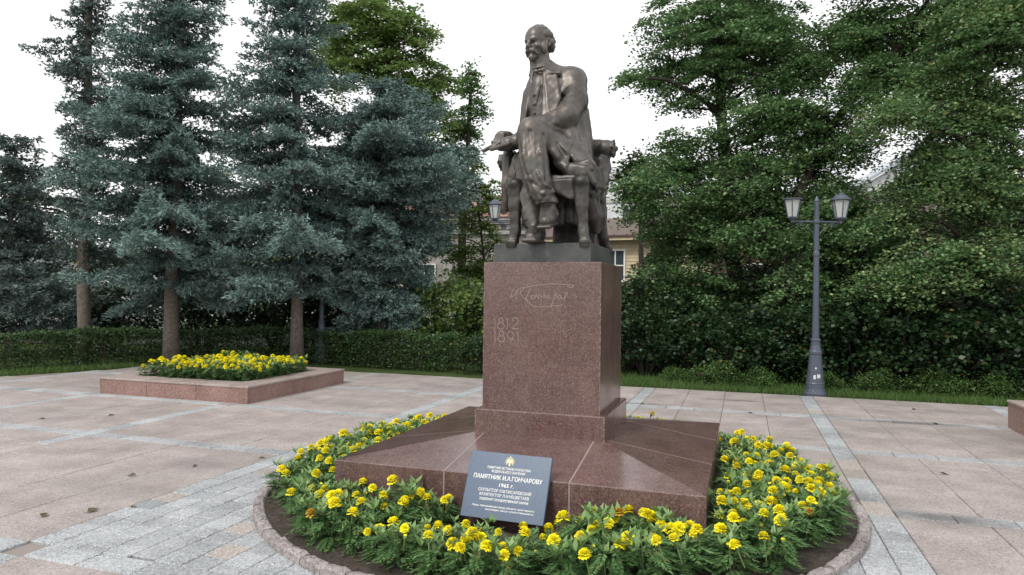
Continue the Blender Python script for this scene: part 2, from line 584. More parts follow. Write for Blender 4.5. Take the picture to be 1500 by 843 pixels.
# ------------------------------------------------------------------ sculpting: signed distance field -> surface net
class Field:
    def __init__(self, lo, hi, h):
        self.lo = np.array(lo, float); self.h = h
        self.n = np.ceil((np.array(hi) - self.lo) / h).astype(int) + 1
        self.D = np.full(self.n, 1.0, np.float32)
        self.ax = [(self.lo[i] + h * np.arange(self.n[i])).astype(np.float32) for i in range(3)]

    def _sub(self, lo, hi, pad):
        sl = []
        for i in range(3):
            a = max(0, int((lo[i] - pad - self.lo[i]) / self.h)); b = min(self.n[i], int((hi[i] + pad - self.lo[i]) / self.h) + 2)
            sl.append(slice(a, max(a, b)))
        return tuple(sl), (self.ax[0][sl[0]][:, None, None], self.ax[1][sl[1]][None, :, None], self.ax[2][sl[2]][None, None, :])

    def put(self, fn, lo, hi, k=0.02, mode='u'):
        sl, g = self._sub(lo, hi, 0.05 + k)
        if min(s.stop - s.start for s in sl) <= 0: return
        d = fn(*g).astype(np.float32); D = self.D[sl]
        if mode == 'u':
            h = np.maximum(k - np.abs(D - d), 0) / max(k, 1e-6)
            self.D[sl] = np.minimum(D, d) - h * h * k * 0.25
        else:
            h = np.maximum(k - np.abs(D + d), 0) / max(k, 1e-6)
            self.D[sl] = np.maximum(D, -d) + h * h * k * 0.25

    # primitives -------------------------------------------------
    def cap(self, a, b, ra, rb=None, k=0.02, mode='u', flat=None, sq=False):
        """tapered capsule; flat=(direction, factor) squashes it along a direction"""
        rb = ra if rb is None else rb
        a, b = np.array(a, float), np.array(b, float); ab = b - a; L2 = max(float(ab @ ab), 1e-9)
        m = max(ra, rb)
        def fn(x, y, z):
            px, py, pz = x - a[0], y - a[1], z - a[2]
            t = np.clip((px * ab[0] + py * ab[1] + pz * ab[2]) / L2, 0, 1)
            dx, dy, dz = px - ab[0] * t, py - ab[1] * t, pz - ab[2] * t
            if flat:
                n = np.array(flat[0], float); n /= np.linalg.norm(n); s = flat[1]
                q = (dx * n[0] + dy * n[1] + dz * n[2]) * (s - 1)
                dx, dy, dz = dx + q * n[0], dy + q * n[1], dz + q * n[2]
            if sq:                                   # squared-off section
                return (dx ** 4 + dy ** 4 + dz ** 4) ** 0.25 - (ra + (rb - ra) * t)
            return np.sqrt(dx * dx + dy * dy + dz * dz) - (ra + (rb - ra) * t)
        self.put(fn, np.minimum(a, b) - m, np.maximum(a, b) + m, k, mode)

    def path(self, pts, rad, k=0.02, mode='u', sq=False):
        if not isinstance(rad, (list, tuple)): rad = [rad] * len(pts)
        for i in range(len(pts) - 1):
            self.cap(pts[i], pts[i + 1], rad[i], rad[i + 1], k, mode, None, sq)

    def ell(self, c, r, k=0.02, mode='u', M=None):
        c, r = np.array(c, float), np.array(r, float); m = r.max()
        def fn(x, y, z):
            q = (x - c[0], y - c[1], z - c[2])
            if M is not None:
                q = tuple(M[i][0] * q[0] + M[i][1] * q[1] + M[i][2] * q[2] for i in range(3))
            k0 = np.sqrt((q[0] / r[0]) ** 2 + (q[1] / r[1]) ** 2 + (q[2] / r[2]) ** 2)
            k1 = np.sqrt((q[0] / r[0] ** 2) ** 2 + (q[1] / r[1] ** 2) ** 2 + (q[2] / r[2] ** 2) ** 2)
            return k0 * (k0 - 1) / np.maximum(k1, 1e-6)
        self.put(fn, c - m, c + m, k, mode)

    def box(self, c, s, r=0.01, k=0.02, mode='u', M=None):
        c, s = np.array(c, float), np.array(s, float); m = float(np.linalg.norm(s))
        def fn(x, y, z):
            q = (x - c[0], y - c[1], z - c[2])
            if M is not None:
                q = tuple(M[i][0] * q[0] + M[i][1] * q[1] + M[i][2] * q[2] for i in range(3))
            q = [np.abs(q[i]) - (s[i] - r) for i in range(3)]
            o = np.sqrt(np.maximum(q[0], 0) ** 2 + np.maximum(q[1], 0) ** 2 + np.maximum(q[2], 0) ** 2)
            return o + np.minimum(np.maximum(np.maximum(q[0], q[1]), q[2]), 0) - r
        self.put(fn, c - m, c + m, k, mode)

    def tri(self, a, b, c, r=0.012, k=0.01, mode='u'):
        """thick triangle"""
        a, b, c = (np.array(p, float) for p in (a, b, c))
        ba, cb, ac = b - a, c - b, a - c; nor = np.cross(ba, ac)
        def dot(u, p): return u[0] * p[0] + u[1] * p[1] + u[2] * p[2]
        def seg(p, e):
            t = np.clip(dot(e, p) / float(e @ e), 0, 1)
            return (p[0] - e[0] * t) ** 2 + (p[1] - e[1] * t) ** 2 + (p[2] - e[2] * t) ** 2
        def fn(x, y, z):
            pa, pb, pc = ((x - q[0], y - q[1], z - q[2]) for q in (a, b, c))
            ins = (np.sign(dot(np.cross(ba, nor), pa)) + np.sign(dot(np.cross(cb, nor), pb)) + np.sign(dot(np.cross(ac, nor), pc))) < 2
            e = np.minimum(np.minimum(seg(pa, ba), seg(pb, cb)), seg(pc, ac))
            f = dot(nor, pa) ** 2 / float(nor @ nor)
            return np.sqrt(np.where(ins, e, f)) - r
        P = np.array([a, b, c])
        self.put(fn, P.min(0) - r, P.max(0) + r, k, mode)

    def sheet(self, pts, r=0.012, k=0.01, mode='u'):
        for i in range(1, len(pts) - 1):
            self.tri(pts[0], pts[i], pts[i + 1], r, k, mode)

    def rough(self, amp, fr):
        """the hand-modelled unevenness of the cast"""
        x, y, z = self.ax[0][:, None, None], self.ax[1][None, :, None], self.ax[2][None, None, :]
        w = lambda a, b, c, p: np.sin(fr * (a * x + b * y + c * z) + p)
        n = w(1, .6, .3, 0) * w(-.4, 1, .7, 1.3) + w(.5, -.8, 1, 2.1) * w(1.1, .3, -.9, .4) + 0.6 * w(2.1, 1.2, -.6, .9) * w(-.9, 1.7, 1.9, 2.2)
        self.D += (amp * n).astype(np.float32)

    def net(self):
        D = self.D; n = D.shape; s = D < 0
        c = np.zeros([k - 1 for k in n], np.uint8)
        for i in (0, 1):
            for j in (0, 1):
                for k in (0, 1):
                    c += s[i:n[0] - 1 + i, j:n[1] - 1 + j, k:n[2] - 1 + k]
        act = (c > 0) & (c < 8)
        I = np.argwhere(act); idx = np.full(c.shape, -1, np.int32); idx[act] = np.arange(len(I))
        acc = np.zeros((len(I), 3)); cnt = np.zeros(len(I))
        cor = [(i, j, k) for i in (0, 1) for j in (0, 1) for k in (0, 1)]
        val = {q: D[I[:, 0] + q[0], I[:, 1] + q[1], I[:, 2] + q[2]] for q in cor}
        for p in cor:
            for a in range(3):
                if p[a] == 0:
                    q = list(p); q[a] = 1; q = tuple(q)
                    d0, d1 = val[p], val[q]; cr = (d0 < 0) != (d1 < 0)
                    t = np.where(cr, d0 / np.where(cr, d0 - d1, 1), 0)
                    pt = np.array(p, float)[None, :].repeat(len(I), 0); pt[:, a] = t
                    acc[cr] += pt[cr]; cnt[cr] += 1
        V = self.lo + self.h * (I + acc / cnt[:, None])
        F = []
        for a in range(3):
            b, d = (a + 1) % 3, (a + 2) % 3
            lo = [slice(1, -1)] * 3; lo[a] = slice(0, -1); hi = [slice(1, -1)] * 3; hi[a] = slice(1, None)
            A, B = s[tuple(lo)], s[tuple(hi)]
            for flip in (False, True):
                E = np.argwhere(A & ~B if not flip else ~A & B)
                if not len(E): continue
                off = np.ones(3, int); off[a] = 0; E = E + off
                def cell(db, dd):
                    q = E.copy(); q[:, b] -= db; q[:, d] -= dd
                    return idx[q[:, 0], q[:, 1], q[:, 2]]
                quad = np.stack([cell(0, 0), cell(1, 0), cell(1, 1), cell(0, 1)], 1)
                F.append(quad[:, ::-1] if flip else quad)
        F = np.concatenate(F); F = F[(F >= 0).all(1)]
        return V, F


def carve_figure(h):
    """the seated man, x right, y back, z above the top of the granite shaft"""
    f = Field((-0.66, -0.74, 0.12), (0.48, 0.46, 2.14), h)
    # torso under the coat
    f.ell((-0.09, 0.06, 1.36), (0.235, 0.155, 0.28))
    f.ell((-0.05, 0.05, 1.06), (0.225, 0.18, 0.25), k=0.06)
    f.ell((0.0, 0.08, 0.86), (0.27, 0.21, 0.17), k=0.06)
    f.cap((-0.235, 0.09, 1.51), (0.10, 0.10, 1.62), 0.09, 0.108, k=0.06)
    f.ell((-0.05, 0.08, 1.52), (0.22, 0.13, 0.14), k=0.06)
    f.cap((-0.22, 0.10, 1.55), (-0.17, 0.06, 1.70), 0.07, 0.08, k=0.06)
    f.cap((0.09, 0.11, 1.61), (-0.12, 0.07, 1.70), 0.09, 0.09, k=0.06)
    f.cap((-0.165, 0.05, 1.62), (-0.185, 0.03, 1.84), 0.098, 0.088, k=0.03)            # neck
    # coat falling behind the left side down to the seat
    f.path([(0.10, 0.13, 1.48), (0.13, 0.12, 1.15), (0.16, 0.04, 0.90)], [0.11, 0.12, 0.14], k=0.05)
    f.sheet([(0.10, -0.10, 1.22), (0.21, 0.06, 1.28), (0.245, 0.02, 0.95), (0.215, -0.13, 0.915), (0.14, -0.16, 1.0)], r=0.045, k=0.025)
    f.sheet([(0.02, -0.14, 1.16), (0.14, -0.12, 1.18), (0.16, -0.19, 0.99), (0.06, -0.24, 1.0)], r=0.03, k=0.02)
    f.path([(0.0, -0.33, 0.99), (0.09, -0.335, 0.86)], [0.045, 0.04], k=0.02)
    f.path([(0.05, -0.28, 1.02), (0.14, -0.31, 0.90)], [0.04, 0.035], k=0.014)
    f.path([(-0.265, 0.12, 1.42), (-0.29, 0.13, 1.1), (-0.31, 0.1, 0.85)], [0.085, 0.09, 0.10], k=0.05)
    # left arm, sweeping down across the knee
    f.path([(0.115, 0.10, 1.60), (0.145, -0.0, 1.40), (0.105, -0.13, 1.24)], [0.110, 0.108, 0.10], k=0.04)
    f.path([(0.105, -0.13, 1.24), (-0.08, -0.26, 1.135), (-0.235, -0.36, 1.01)], [0.10, 0.085, 0.062], k=0.03)
    # right arm, hanging to the arm rest
    f.path([(-0.25, 0.09, 1.50), (-0.305, 0.08, 1.13)], [0.09, 0.084], k=0.04)
    f.path([(-0.305, 0.08, 1.13), (-0.335, -0.19, 1.03)], [0.08, 0.06], k=0.03)
    # crossed left leg: thigh, knee, shin in a wide trouser leg
    f.path([(0.12, 0.06, 0.86), (0.0, -0.2, 0.98), (-0.115, -0.41, 1.065)], [0.155, 0.132, 0.112], k=0.04)
    f.path([(-0.115, -0.41, 1.065), (-0.075, -0.45, 0.80), (-0.01, -0.47, 0.60), (0.022, -0.46, 0.485)],
           [0.112, 0.112, 0.092, 0.082], k=0.02)
    f.cap((0.012, -0.458, 0.52), (0.028, -0.45, 0.475), 0.084, 0.098, k=0.012)
    f.box((0.03, -0.45, 0.40), (0.14, 0.14, 0.062), r=0.01, k=0.006, mode='s', M=((1, 0, 0.1), (0, 1, 0), (-0.1, 0, 1)))
    # standing right leg
    f.path([(-0.12, 0.05, 0.82), (-0.205, -0.30, 0.83)], [0.14, 0.105], k=0.04)
    f.path([(-0.205, -0.30, 0.83), (-0.165, -0.32, 0.55), (-0.105, -0.335, 0.32)], [0.105, 0.088, 0.085], k=0.02)
    f.box((-0.095, -0.35, 0.235), (0.12, 0.12, 0.052), r=0.01, k=0.006, mode='s')
    # boots
    f.path([(0.035, -0.43, 0.50), (0.05, -0.445, 0.385)], [0.060, 0.066], k=0.006)
    f.path([(0.05, -0.44, 0.375), (0.053, -0.51, 0.335), (0.055, -0.575, 0.312)], [0.064, 0.054, 0.040], k=0.05)
    f.box((0.055, -0.50, 0.292), (0.058, 0.125, 0.014), r=0.012, k=0.004, M=((1, 0, 0), (0, 0.97, 0.24), (0, -0.24, 0.97)))
    f.path([(-0.095, -0.34, 0.32), (-0.085, -0.34, 0.24)], [0.066, 0.068], k=0.008)
    f.path([(-0.085, -0.35, 0.23), (-0.075, -0.46, 0.212), (-0.068, -0.54, 0.195)], [0.070, 0.058, 0.044], k=0.05)
    f.box((-0.075, -0.44, 0.168), (0.062, 0.16, 0.016), r=0.013, k=0.004)
    # trouser folds on the crossed leg
    for p, r in (([(-0.15, -0.50, 1.05), (-0.13, -0.55, 0.85), (-0.07, -0.56, 0.66), (0.0, -0.545, 0.50)], 0.018),
                 ([(-0.045, -0.47, 1.06), (-0.0, -0.525, 0.86), (0.03, -0.54, 0.66), (0.06, -0.53, 0.50)], 0.019),
                 ([(-0.205, -0.44, 1.03), (-0.175, -0.50, 0.84), (-0.115, -0.53, 0.66), (-0.045, -0.53, 0.50)], 0.014),
                 ([(-0.02, -0.56, 0.70), (0.05, -0.55, 0.60), (0.09, -0.50, 0.58)], 0.013),
                 ([(-0.04, -0.54, 0.56), (0.03, -0.55, 0.535), (0.10, -0.50, 0.555)], 0.012)):
        f.path(p, r, k=0.022)
    for p, r in (([(-0.095, -0.53, 1.04), (-0.065, -0.575, 0.86), (-0.03, -0.58, 0.68)], 0.013),
                 ([(0.0, -0.46, 1.02), (0.035, -0.51, 0.82), (0.055, -0.545, 0.64)], 0.012),
                 ([(-0.055, -0.57, 0.62), (0.0, -0.585, 0.58)], 0.010)):
        f.path(p, r, k=0.02, mode='s')
    # folds on the standing leg
    for p, r in (([(-0.25, -0.37, 0.84), (-0.225, -0.395, 0.62), (-0.155, -0.405, 0.36)], 0.016),
                 ([(-0.29, -0.31, 0.84), (-0.25, -0.345, 0.60), (-0.175, -0.365, 0.34)], 0.014)):
        f.path(p, r, k=0.02)
    f.path([(-0.265, -0.36, 0.80), (-0.235, -0.385, 0.6), (-0.17, -0.40, 0.37)], 0.011, k=0.02, mode='s')
    f.path([(-0.225, -0.45, 0.92), (-0.205, -0.47, 0.78), (-0.14, -0.47, 0.60), (-0.06, -0.47, 0.42)], [0.02, 0.03, 0.026, 0.024], k=0.012, mode='s')   # shadowed gap between the legs
    # gap between knee and the coat on the left
    # waistcoat, shirt front and open coat with lapels
    f.ell((-0.16, -0.06, 1.36), (0.10, 0.06, 0.28), k=0.03)
    f.sheet([(-0.115, -0.06, 1.68), (-0.01, -0.07, 1.62), (0.04, -0.10, 1.40), (-0.03, -0.17, 1.20), (-0.09, -0.16, 1.24)], r=0.015, k=0.008)   # left lapel
    f.sheet([(-0.085, 0.03, 1.765), (-0.01, 0.01, 1.71), (0.015, -0.045, 1.635), (-0.12, -0.062, 1.665)], r=0.019, k=0.008)                    # collar left
    f.sheet([(-0.225, -0.035, 1.655), (-0.27, -0.02, 1.57), (-0.305, -0.05, 1.33), (-0.28, -0.11, 1.17), (-0.255, -0.11, 1.32)], r=0.014, k=0.008)  # right lapel
    f.sheet([(-0.24, 0.03, 1.74), (-0.26, 0.01, 1.66), (-0.225, -0.03, 1.64)], r=0.017, k=0.008)
    f.path([(0.02, -0.06, 1.625), (-0.07, -0.09, 1.625)], 0.008, k=0.006, mode='s')                                                       # lapel notch
    f.path([(0.045, -0.06, 1.56), (0.07, -0.10, 1.42), (0.02, -0.17, 1.24)], [0.009, 0.016, 0.012], k=0.010, mode='s')                        # dark line under the lapel
    f.path([(-0.125, -0.10, 1.52), (-0.165, -0.125, 1.30), (-0.15, -0.13, 1.15)], 0.007, k=0.012, mode='s')                                    # waistcoat opening
    for z in (1.45, 1.37, 1.29, 1.21):
        f.ell((-0.185 + (1.45 - z) * 0.05, -0.118 - (1.45 - z) * 0.03, z), (0.012, 0.012, 0.012), k=0.005)
    f.path([(-0.25, -0.10, 1.22), (-0.17, -0.145, 1.17), (-0.09, -0.15, 1.25)], 0.008, k=0.01)                                                # watch chain
    # shirt collar and bow tie
    f.path([(-0.255, 0.03, 1.725), (-0.20, -0.055, 1.700), (-0.115, -0.05, 1.715), (-0.075, 0.03, 1.765)], 0.013, k=0.008)
    f.ell((-0.185, -0.075, 1.665), (0.026, 0.014, 0.018), k=0.004)
    f.ell((-0.122, -0.078, 1.672), (0.026, 0.014, 0.018), k=0.006)
    f.ell((-0.148, -0.085, 1.667), (0.014, 0.015, 0.016), k=0.005)
    # coat front edges and skirts
    f.sheet([(0.05, -0.09, 1.10), (0.22, -0.02, 1.05), (0.30, -0.10, 0.80), (0.20, -0.22, 0.80)], r=0.028, k=0.03)
    f.sheet([(0.12, -0.18, 0.98), (0.23, -0.10, 0.98), (0.34, -0.16, 0.82), (0.25, -0.30, 0.80)], r=0.025, k=0.02)
    f.box((0.25, -0.22, 0.755), (0.12, 0.14, 0.055), r=0.03, k=0.03, M=((0.95, 0.05, 0.30), (-0.05, 1, 0), (-0.30, 0, 0.95)))
    f.box((0.255, -0.34, 0.735), (0.088, 0.045, 0.062), r=0.035, k=0.012, M=((0.98, 0.0, -0.2), (0, 1, 0), (0.2, 0, 0.98)))
    f.path([(0.31, -0.33, 0.72), (0.375, -0.31, 0.65)], [0.05, 0.03], k=0.02)
    f.sheet([(0.33, -0.30, 0.80), (0.375, -0.02, 0.80), (0.41, 0.0, 0.64), (0.395, -0.28, 0.62)], r=0.02, k=0.015)
    f.path([(0.09, -0.30, 0.82), (0.20, -0.33, 0.745), (0.31, -0.34, 0.715)], [0.05, 0.05, 0.035], k=0.02)
    f.path([(0.13, -0.22, 1.0), (0.15, -0.31, 0.84)], [0.035, 0.03], k=0.015)
    f.path([(0.09, -0.345, 0.97), (0.15, -0.345, 0.87)], [0.012, 0.022], k=0.012, mode='s')
    f.path([(0.20, -0.17, 1.05), (0.205, -0.25, 0.92)], [0.012, 0.02], k=0.012, mode='s')
    f.path([(0.155, -0.05, 1.17), (0.20, -0.10, 1.0), (0.235, -0.18, 0.87)], [0.008, 0.014, 0.012], k=0.015, mode='s')
    f.path([(0.145, -0.37, 0.835), (0.17, -0.40, 0.74)], [0.012, 0.014], k=0.012, mode='s')
    # long coat tail hanging on his right, beside the chair leg
    f.sheet([(-0.41, 0.0, 0.97), (-0.38, -0.24, 0.94), (-0.365, -0.28, 0.68), (-0.42, -0.12, 0.49), (-0.50, 0.04, 0.48)], r=0.034, k=0.02)
    f.path([(-0.37, -0.26, 0.9), (-0.37, -0.27, 0.66), (-0.39, -0.22, 0.53)], [0.04, 0.042, 0.034], k=0.02)
    f.path([(-0.385, -0.06, 0.92), (-0.42, -0.03, 0.52)], [0.03, 0.036], k=0.02)
    f.path([(-0.35, -0.17, 0.92), (-0.375, -0.14, 0.56)], [0.026, 0.03], k=0.02)
    f.path([(-0.40, -0.10, 0.86), (-0.42, -0.08, 0.54)], 0.01, k=0.02, mode='s')
    f.ell((-0.285, -0.30, 0.74), (0.06, 0.07, 0.085), k=0.03)
    # sleeves: creases at the elbows and cuffs
    for p in ([(0.19, -0.06, 1.33), (0.11, -0.17, 1.30), (0.02, -0.18, 1.28)], 
              [(0.0, -0.27, 1.25), (-0.06, -0.35, 1.20), (-0.07, -0.36, 1.12)], 
              [(0.05, -0.03, 1.47), (0.08, -0.10, 1.37)], [(-0.10, -0.30, 1.235), (-0.17, -0.39, 1.15)]):
        f.path(p, 0.013, k=0.024, mode='s')
    for p in ([(0.20, -0.03, 1.36), (0.15, -0.14, 1.30)], [(0.04, -0.24, 1.25), (0.05, -0.27, 1.16)], [(0.205, 0.02, 1.42), (0.17, -0.10, 1.29)],
              [(-0.13, -0.31, 1.19), (-0.15, -0.38, 1.1)]):
        f.path(p, 0.017, k=0.03)
    f.cap((-0.215, -0.345, 1.03), (-0.24, -0.363, 1.005), 0.067, 0.067, k=0.006)
    # coat back folds
    for x, y in ((0.245, 0.06), (0.25, 0.14), (0.225, 0.0)):
        f.path([(x - 0.03, y, 1.35), (x, y, 1.1), (x + 0.02, y - 0.03, 0.88)], 0.018, k=0.03)
    # hands -----------------------------------------------------
    f.path([(-0.235, -0.365, 1.015), (-0.315, -0.395, 0.980), (-0.375, -0.405, 0.965)], [0.042, 0.056, 0.048], k=0.02)
    for a, b, c, r in (((-0.370, -0.440, 0.980), (-0.425, -0.455, 0.955), (-0.520, -0.435, 0.925), 0.019),      # stretched index finger
                       ((-0.375, -0.430, 1.000), (-0.435, -0.435, 0.990), (-0.440, -0.395, 0.955), 0.019),
                       ((-0.375, -0.405, 1.020), (-0.430, -0.400, 1.015), (-0.435, -0.365, 0.975), 0.018),
                       ((-0.370, -0.375, 1.025), (-0.415, -0.370, 1.030), (-0.425, -0.340, 0.995), 0.016),
                       ((-0.300, -0.445, 0.970), (-0.370, -0.475, 0.940), (-0.440, -0.465, 0.925), 0.02)):        # thumb
        f.path([a, b, c], [r, r * 0.95, r * 0.8], k=0.008)
    f.path([(-0.330, -0.200, 1.025), (-0.345, -0.270, 1.040), (-0.370, -0.315, 1.055)], [0.045, 0.052, 0.045], k=0.02)
    for dx, dz, r in ((-0.03, 0.0, 0.018), (-0.012, 0.016, 0.019), (0.012, 0.022, 0.019), (0.035, 0.018, 0.017)):
        f.path([(-0.37 + dx, -0.31, 1.065 + dz), (-0.405 + dx * 0.8, -0.36, 1.06 + dz), (-0.405 + dx, -0.385, 1.02 + dz)], [r, r, r * 0.85], k=0.008)
    f.rough(0.0013, 34.0)
    # head ------------------------------------------------------
    hc = np.array((-0.186, 0.0, 1.928))
    yaw = R(25); nod = R(9)
    fw = np.array((-math.sin(yaw) * math.cos(nod), -math.cos(yaw) * math.cos(nod), -math.sin(nod)))
    rt = np.array((math.cos(yaw), -math.sin(yaw), 0.0))         # towards his left ear
    up = np.cross(fw, rt); up = up if up[2] > 0 else -up
    M = (rt, fw, up)
    def P(r, f_, u): return tuple(hc + rt * r + fw * f_ + up * u)
    f.ell(P(0, -0.022, 0.045), (0.104, 0.132, 0.115), k=0.01, M=M)
    f.ell(P(0, 0.035, 0.03), (0.088, 0.088, 0.105), k=0.03, M=M)
    f.ell(P(0, 0.035, -0.050), (0.070, 0.083, 0.088), k=0.03, M=M)
    f.path([P(-0.05, 0.098, 0.026), P(-0.02, 0.118, 0.022)], [0.016, 0.014], k=0.014)
    f.path([P(0.05, 0.098, 0.026), P(0.02, 0.118, 0.022)], [0.016, 0.014], k=0.014)
    for s in (-1, 1):
        f.ell(P(s * 0.038, 0.124, -0.004), (0.027, 0.030, 0.018), k=0.008, mode='s', M=M)
        f.ell(P(s * 0.037, 0.089, -0.005), (0.016, 0.016, 0.012), k=0.004, M=M)
        f.path([P(s * 0.02, 0.112, 0.006), P(s * 0.037, 0.116, 0.011), P(s * 0.057, 0.103, 0.004)], 0.005, k=0.005)
        f.ell(P(s * 0.055, 0.075, -0.035), (0.026, 0.03, 0.022), k=0.02, M=M)      # cheekbone
        f.ell(P(s * 0.104, -0.012, -0.012), (0.014, 0.026, 0.040), k=0.006, M=M)    # ear
        f.ell(P(s * 0.114, -0.010, -0.008), (0.010, 0.014, 0.022), k=0.006, mode='s', M=M)
        f.ell(P(s * 0.088, 0.03, -0.055), (0.022, 0.032, 0.052), k=0.012, M=M)      # side whiskers
        for q, (a, b) in enumerate(((-0.03, 0.07), (-0.06, 0.06), (-0.09, 0.03), (-0.06, 0.0), (-0.09, -0.03), (0.0, 0.06))):
            f.ell(P(s * (0.096 - 0.012 * (q in (2, 4))), a, b), (0.02, 0.034, 0.03), k=0.008, M=M)   # side hair, wavy
        f.path([P(s * 0.006, 0.128, -0.062), P(s * 0.035, 0.118, -0.074), P(s * 0.062, 0.088, -0.105)], [0.017, 0.018, 0.010], k=0.008)   # moustache
    f.path([P(0, 0.116, 0.018), P(0, 0.146, -0.032)], [0.013, 0.019], k=0.012)      # nose
    for s in (-1, 1): f.ell(P(s * 0.017, 0.130, -0.037), (0.011, 0.014, 0.011), k=0.008, M=M)
    f.path([P(-0.025, 0.110, -0.088), P(0.025, 0.110, -0.088)], 0.009, k=0.006)     # lower lip
    f.path([P(0, 0.098, -0.115), P(0, 0.106, -0.130), P(0, 0.108, -0.148)], [0.030, 0.028, 0.018], k=0.012)   # chin beard
    f.path([P(-0.03, 0.08, -0.115), P(0, 0.10, -0.135), P(0.03, 0.08, -0.115)], 0.020, k=0.012)
    f.path([P(0.02, 0.03, 0.147), P(0.04, -0.03, 0.145), P(0.03, -0.10, 0.125)], 0.008, k=0.02)   # thin combed hair
    f.path([P(0.06, 0.04, 0.115), P(0.07, -0.03, 0.118), P(0.06, -0.1, 0.10)], 0.010, k=0.02)
    f.ell(P(0, -0.115, 0.0), (0.085, 0.045, 0.075), k=0.02, M=M)
    for x, z in ((-0.05, 0.03), (0.0, 0.04), (0.05, 0.02), (-0.03, -0.03), (0.03, -0.04)):
        f.ell(P(x, -0.145, z), (0.028, 0.02, 0.03), k=0.008, M=M)
    return f


def carve_armchair(h):
    f = Field((-0.72, -0.50, 0.12), (0.58, 0.56, 1.12), h)
    f.box((0.0, 0.0, 0.655), (0.345, 0.385, 0.055), r=0.02)
    # front apron with an arch and bulging corner scrolls
    f.box((0.02, -0.365, 0.588), (0.31, 0.04, 0.087), r=0.015)
    f.cap((0.03, -0.45, 0.385), (0.03, -0.28, 0.385), 0.175, k=0.02, mode='s', flat=((1, 0, 0), 0.80))
    for s, (xt, xb) in ((-1, (-0.255, -0.265)), (1, (0.295, 0.325))):
        f.path([(xt, -0.365, 0.62), (xt + s * 0.005, -0.37, 0.48), (xb - s * 0.012, -0.375, 0.26), (xb + s * 0.01, -0.39, 0.15)],
               [0.062, 0.049, 0.037, 0.044], k=0.02, sq=True)
        f.box((xb + s * 0.01, -0.39, 0.165), (0.046, 0.048, 0.020), r=0.012, k=0.01)
        f.ell((xt, -0.385, 0.645), (0.066, 0.06, 0.05), k=0.015)
        # rear legs sweep out backwards
        f.path([(s * 0.31, 0.28, 0.66), (s * 0.32, 0.30, 0.45), (s * 0.33, 0.36, 0.27), (s * 0.35, 0.45, 0.15)], [0.06, 0.052, 0.048, 0.055], k=0.02)
        # side rail
        f.box((s * 0.325, 0.0, 0.61), (0.03, 0.32, 0.05), r=0.012)
        # sides of the back, curling up into the roll
        f.path([(s * 0.32, 0.12, 0.67), (s * 0.325, 0.22, 0.76), (s * 0.335, 0.29, 0.87), (s * 0.34, 0.28, 0.95)], [0.07, 0.075, 0.07, 0.065], k=0.03)
        xr = 0.445 if s > 0 else 0.625
        zr = 1.035 if s > 0 else 0.965
        f.cap((s * (xr - 0.06), 0.28, zr), (s * xr, 0.28, zr), 0.074, 0.072, k=0.008)
        f.cap((s * (xr - 0.085), 0.28, zr), (s * (xr - 0.075), 0.28, zr), 0.083, k=0.004)
        f.box((s * (xr + 0.10), 0.28, zr), (0.10, 0.12, 0.12), r=0.004, k=0.006, mode='s')
        f.cap((s * (xr - 0.03), 0.28, zr), (s * xr, 0.28, zr), 0.045, 0.03, k=0.004)
        for w in range(8):
            a = w * math.pi / 4
            f.ell((s * (xr - 0.01), 0.28 + 0.074 * math.cos(a), zr + 0.074 * math.sin(a)), (0.012, 0.012, 0.012), k=0.004)
    f.cap((-0.56, 0.28, 0.965), (0.34, 0.28, 1.03), 0.066, k=0.02)
    f.cap((0.22, 0.24, 1.06), (0.30, 0.27, 1.065), 0.06, k=0.015)
    f.box((0, 0.25, 0.82), (0.36, 0.05, 0.14), r=0.03, k=0.03)
    # cloth hanging below the seat
    f.box((-0.02, -0.02, 0.51), (0.27, 0.03, 0.15), r=0.02, k=0.02)
    f.box((0.10, 0.26, 0.33), (0.20, 0.04, 0.32), r=0.02, k=0.02)  # rear support block under the seat, behind the cloth
    for i, x in enumerate((-0.26, -0.19, -0.11, -0.03, 0.05, 0.12, 0.19, 0.25)):
        f.path([(x, -0.05, 0.62), (x + 0.01 * (i % 3 - 1), -0.055, 0.355 + 0.015 * (i % 2))], [0.028, 0.034 + 0.006 * (i % 2)], k=0.02)
    f.path([(0.30, -0.15, 0.60), (0.335, -0.05, 0.40), (0.33, 0.03, 0.31)], [0.05, 0.055, 0.05], k=0.03)
    f.rough(0.0018, 30.0)
    f.path([(0.30, 0.05, 0.60), (0.33, 0.10, 0.42), (0.33, 0.14, 0.33)], [0.05, 0.05, 0.04], k=0.03)
    return f
# ------------------------------------------------------------------ granite pedestal
M_MORTAR = simple('pale_mortar', (0.27, 0.215, 0.20), 0.8, noise=60, amt=0.2)
M_ENGRAVE = simple('engraved_line', (0.26, 0.205, 0.19), 0.75, noise=90, amt=0.25)
M_WORN = NT('worn_granite_edge', 0.6)
M_WORN.color(M_WORN.mix((0.115, 0.060, 0.054), (0.36, 0.30, 0.28), M_WORN.maprange(M_WORN.noise(38, 4, 0.8), 0.46, 0.6, 0, 0.9)))
M_WORN = M_WORN.m
ped = empty('granite_pedestal', LW(0, 0), YAW)
tag(ped, 'polished dark red granite pedestal engraved with a signature and the years 1812 and 1891', 'pedestal')
HO, HI, ZO, ZI, JW = 1.323, 0.528, 0.413, 0.533, 0.45
G = 0.0055


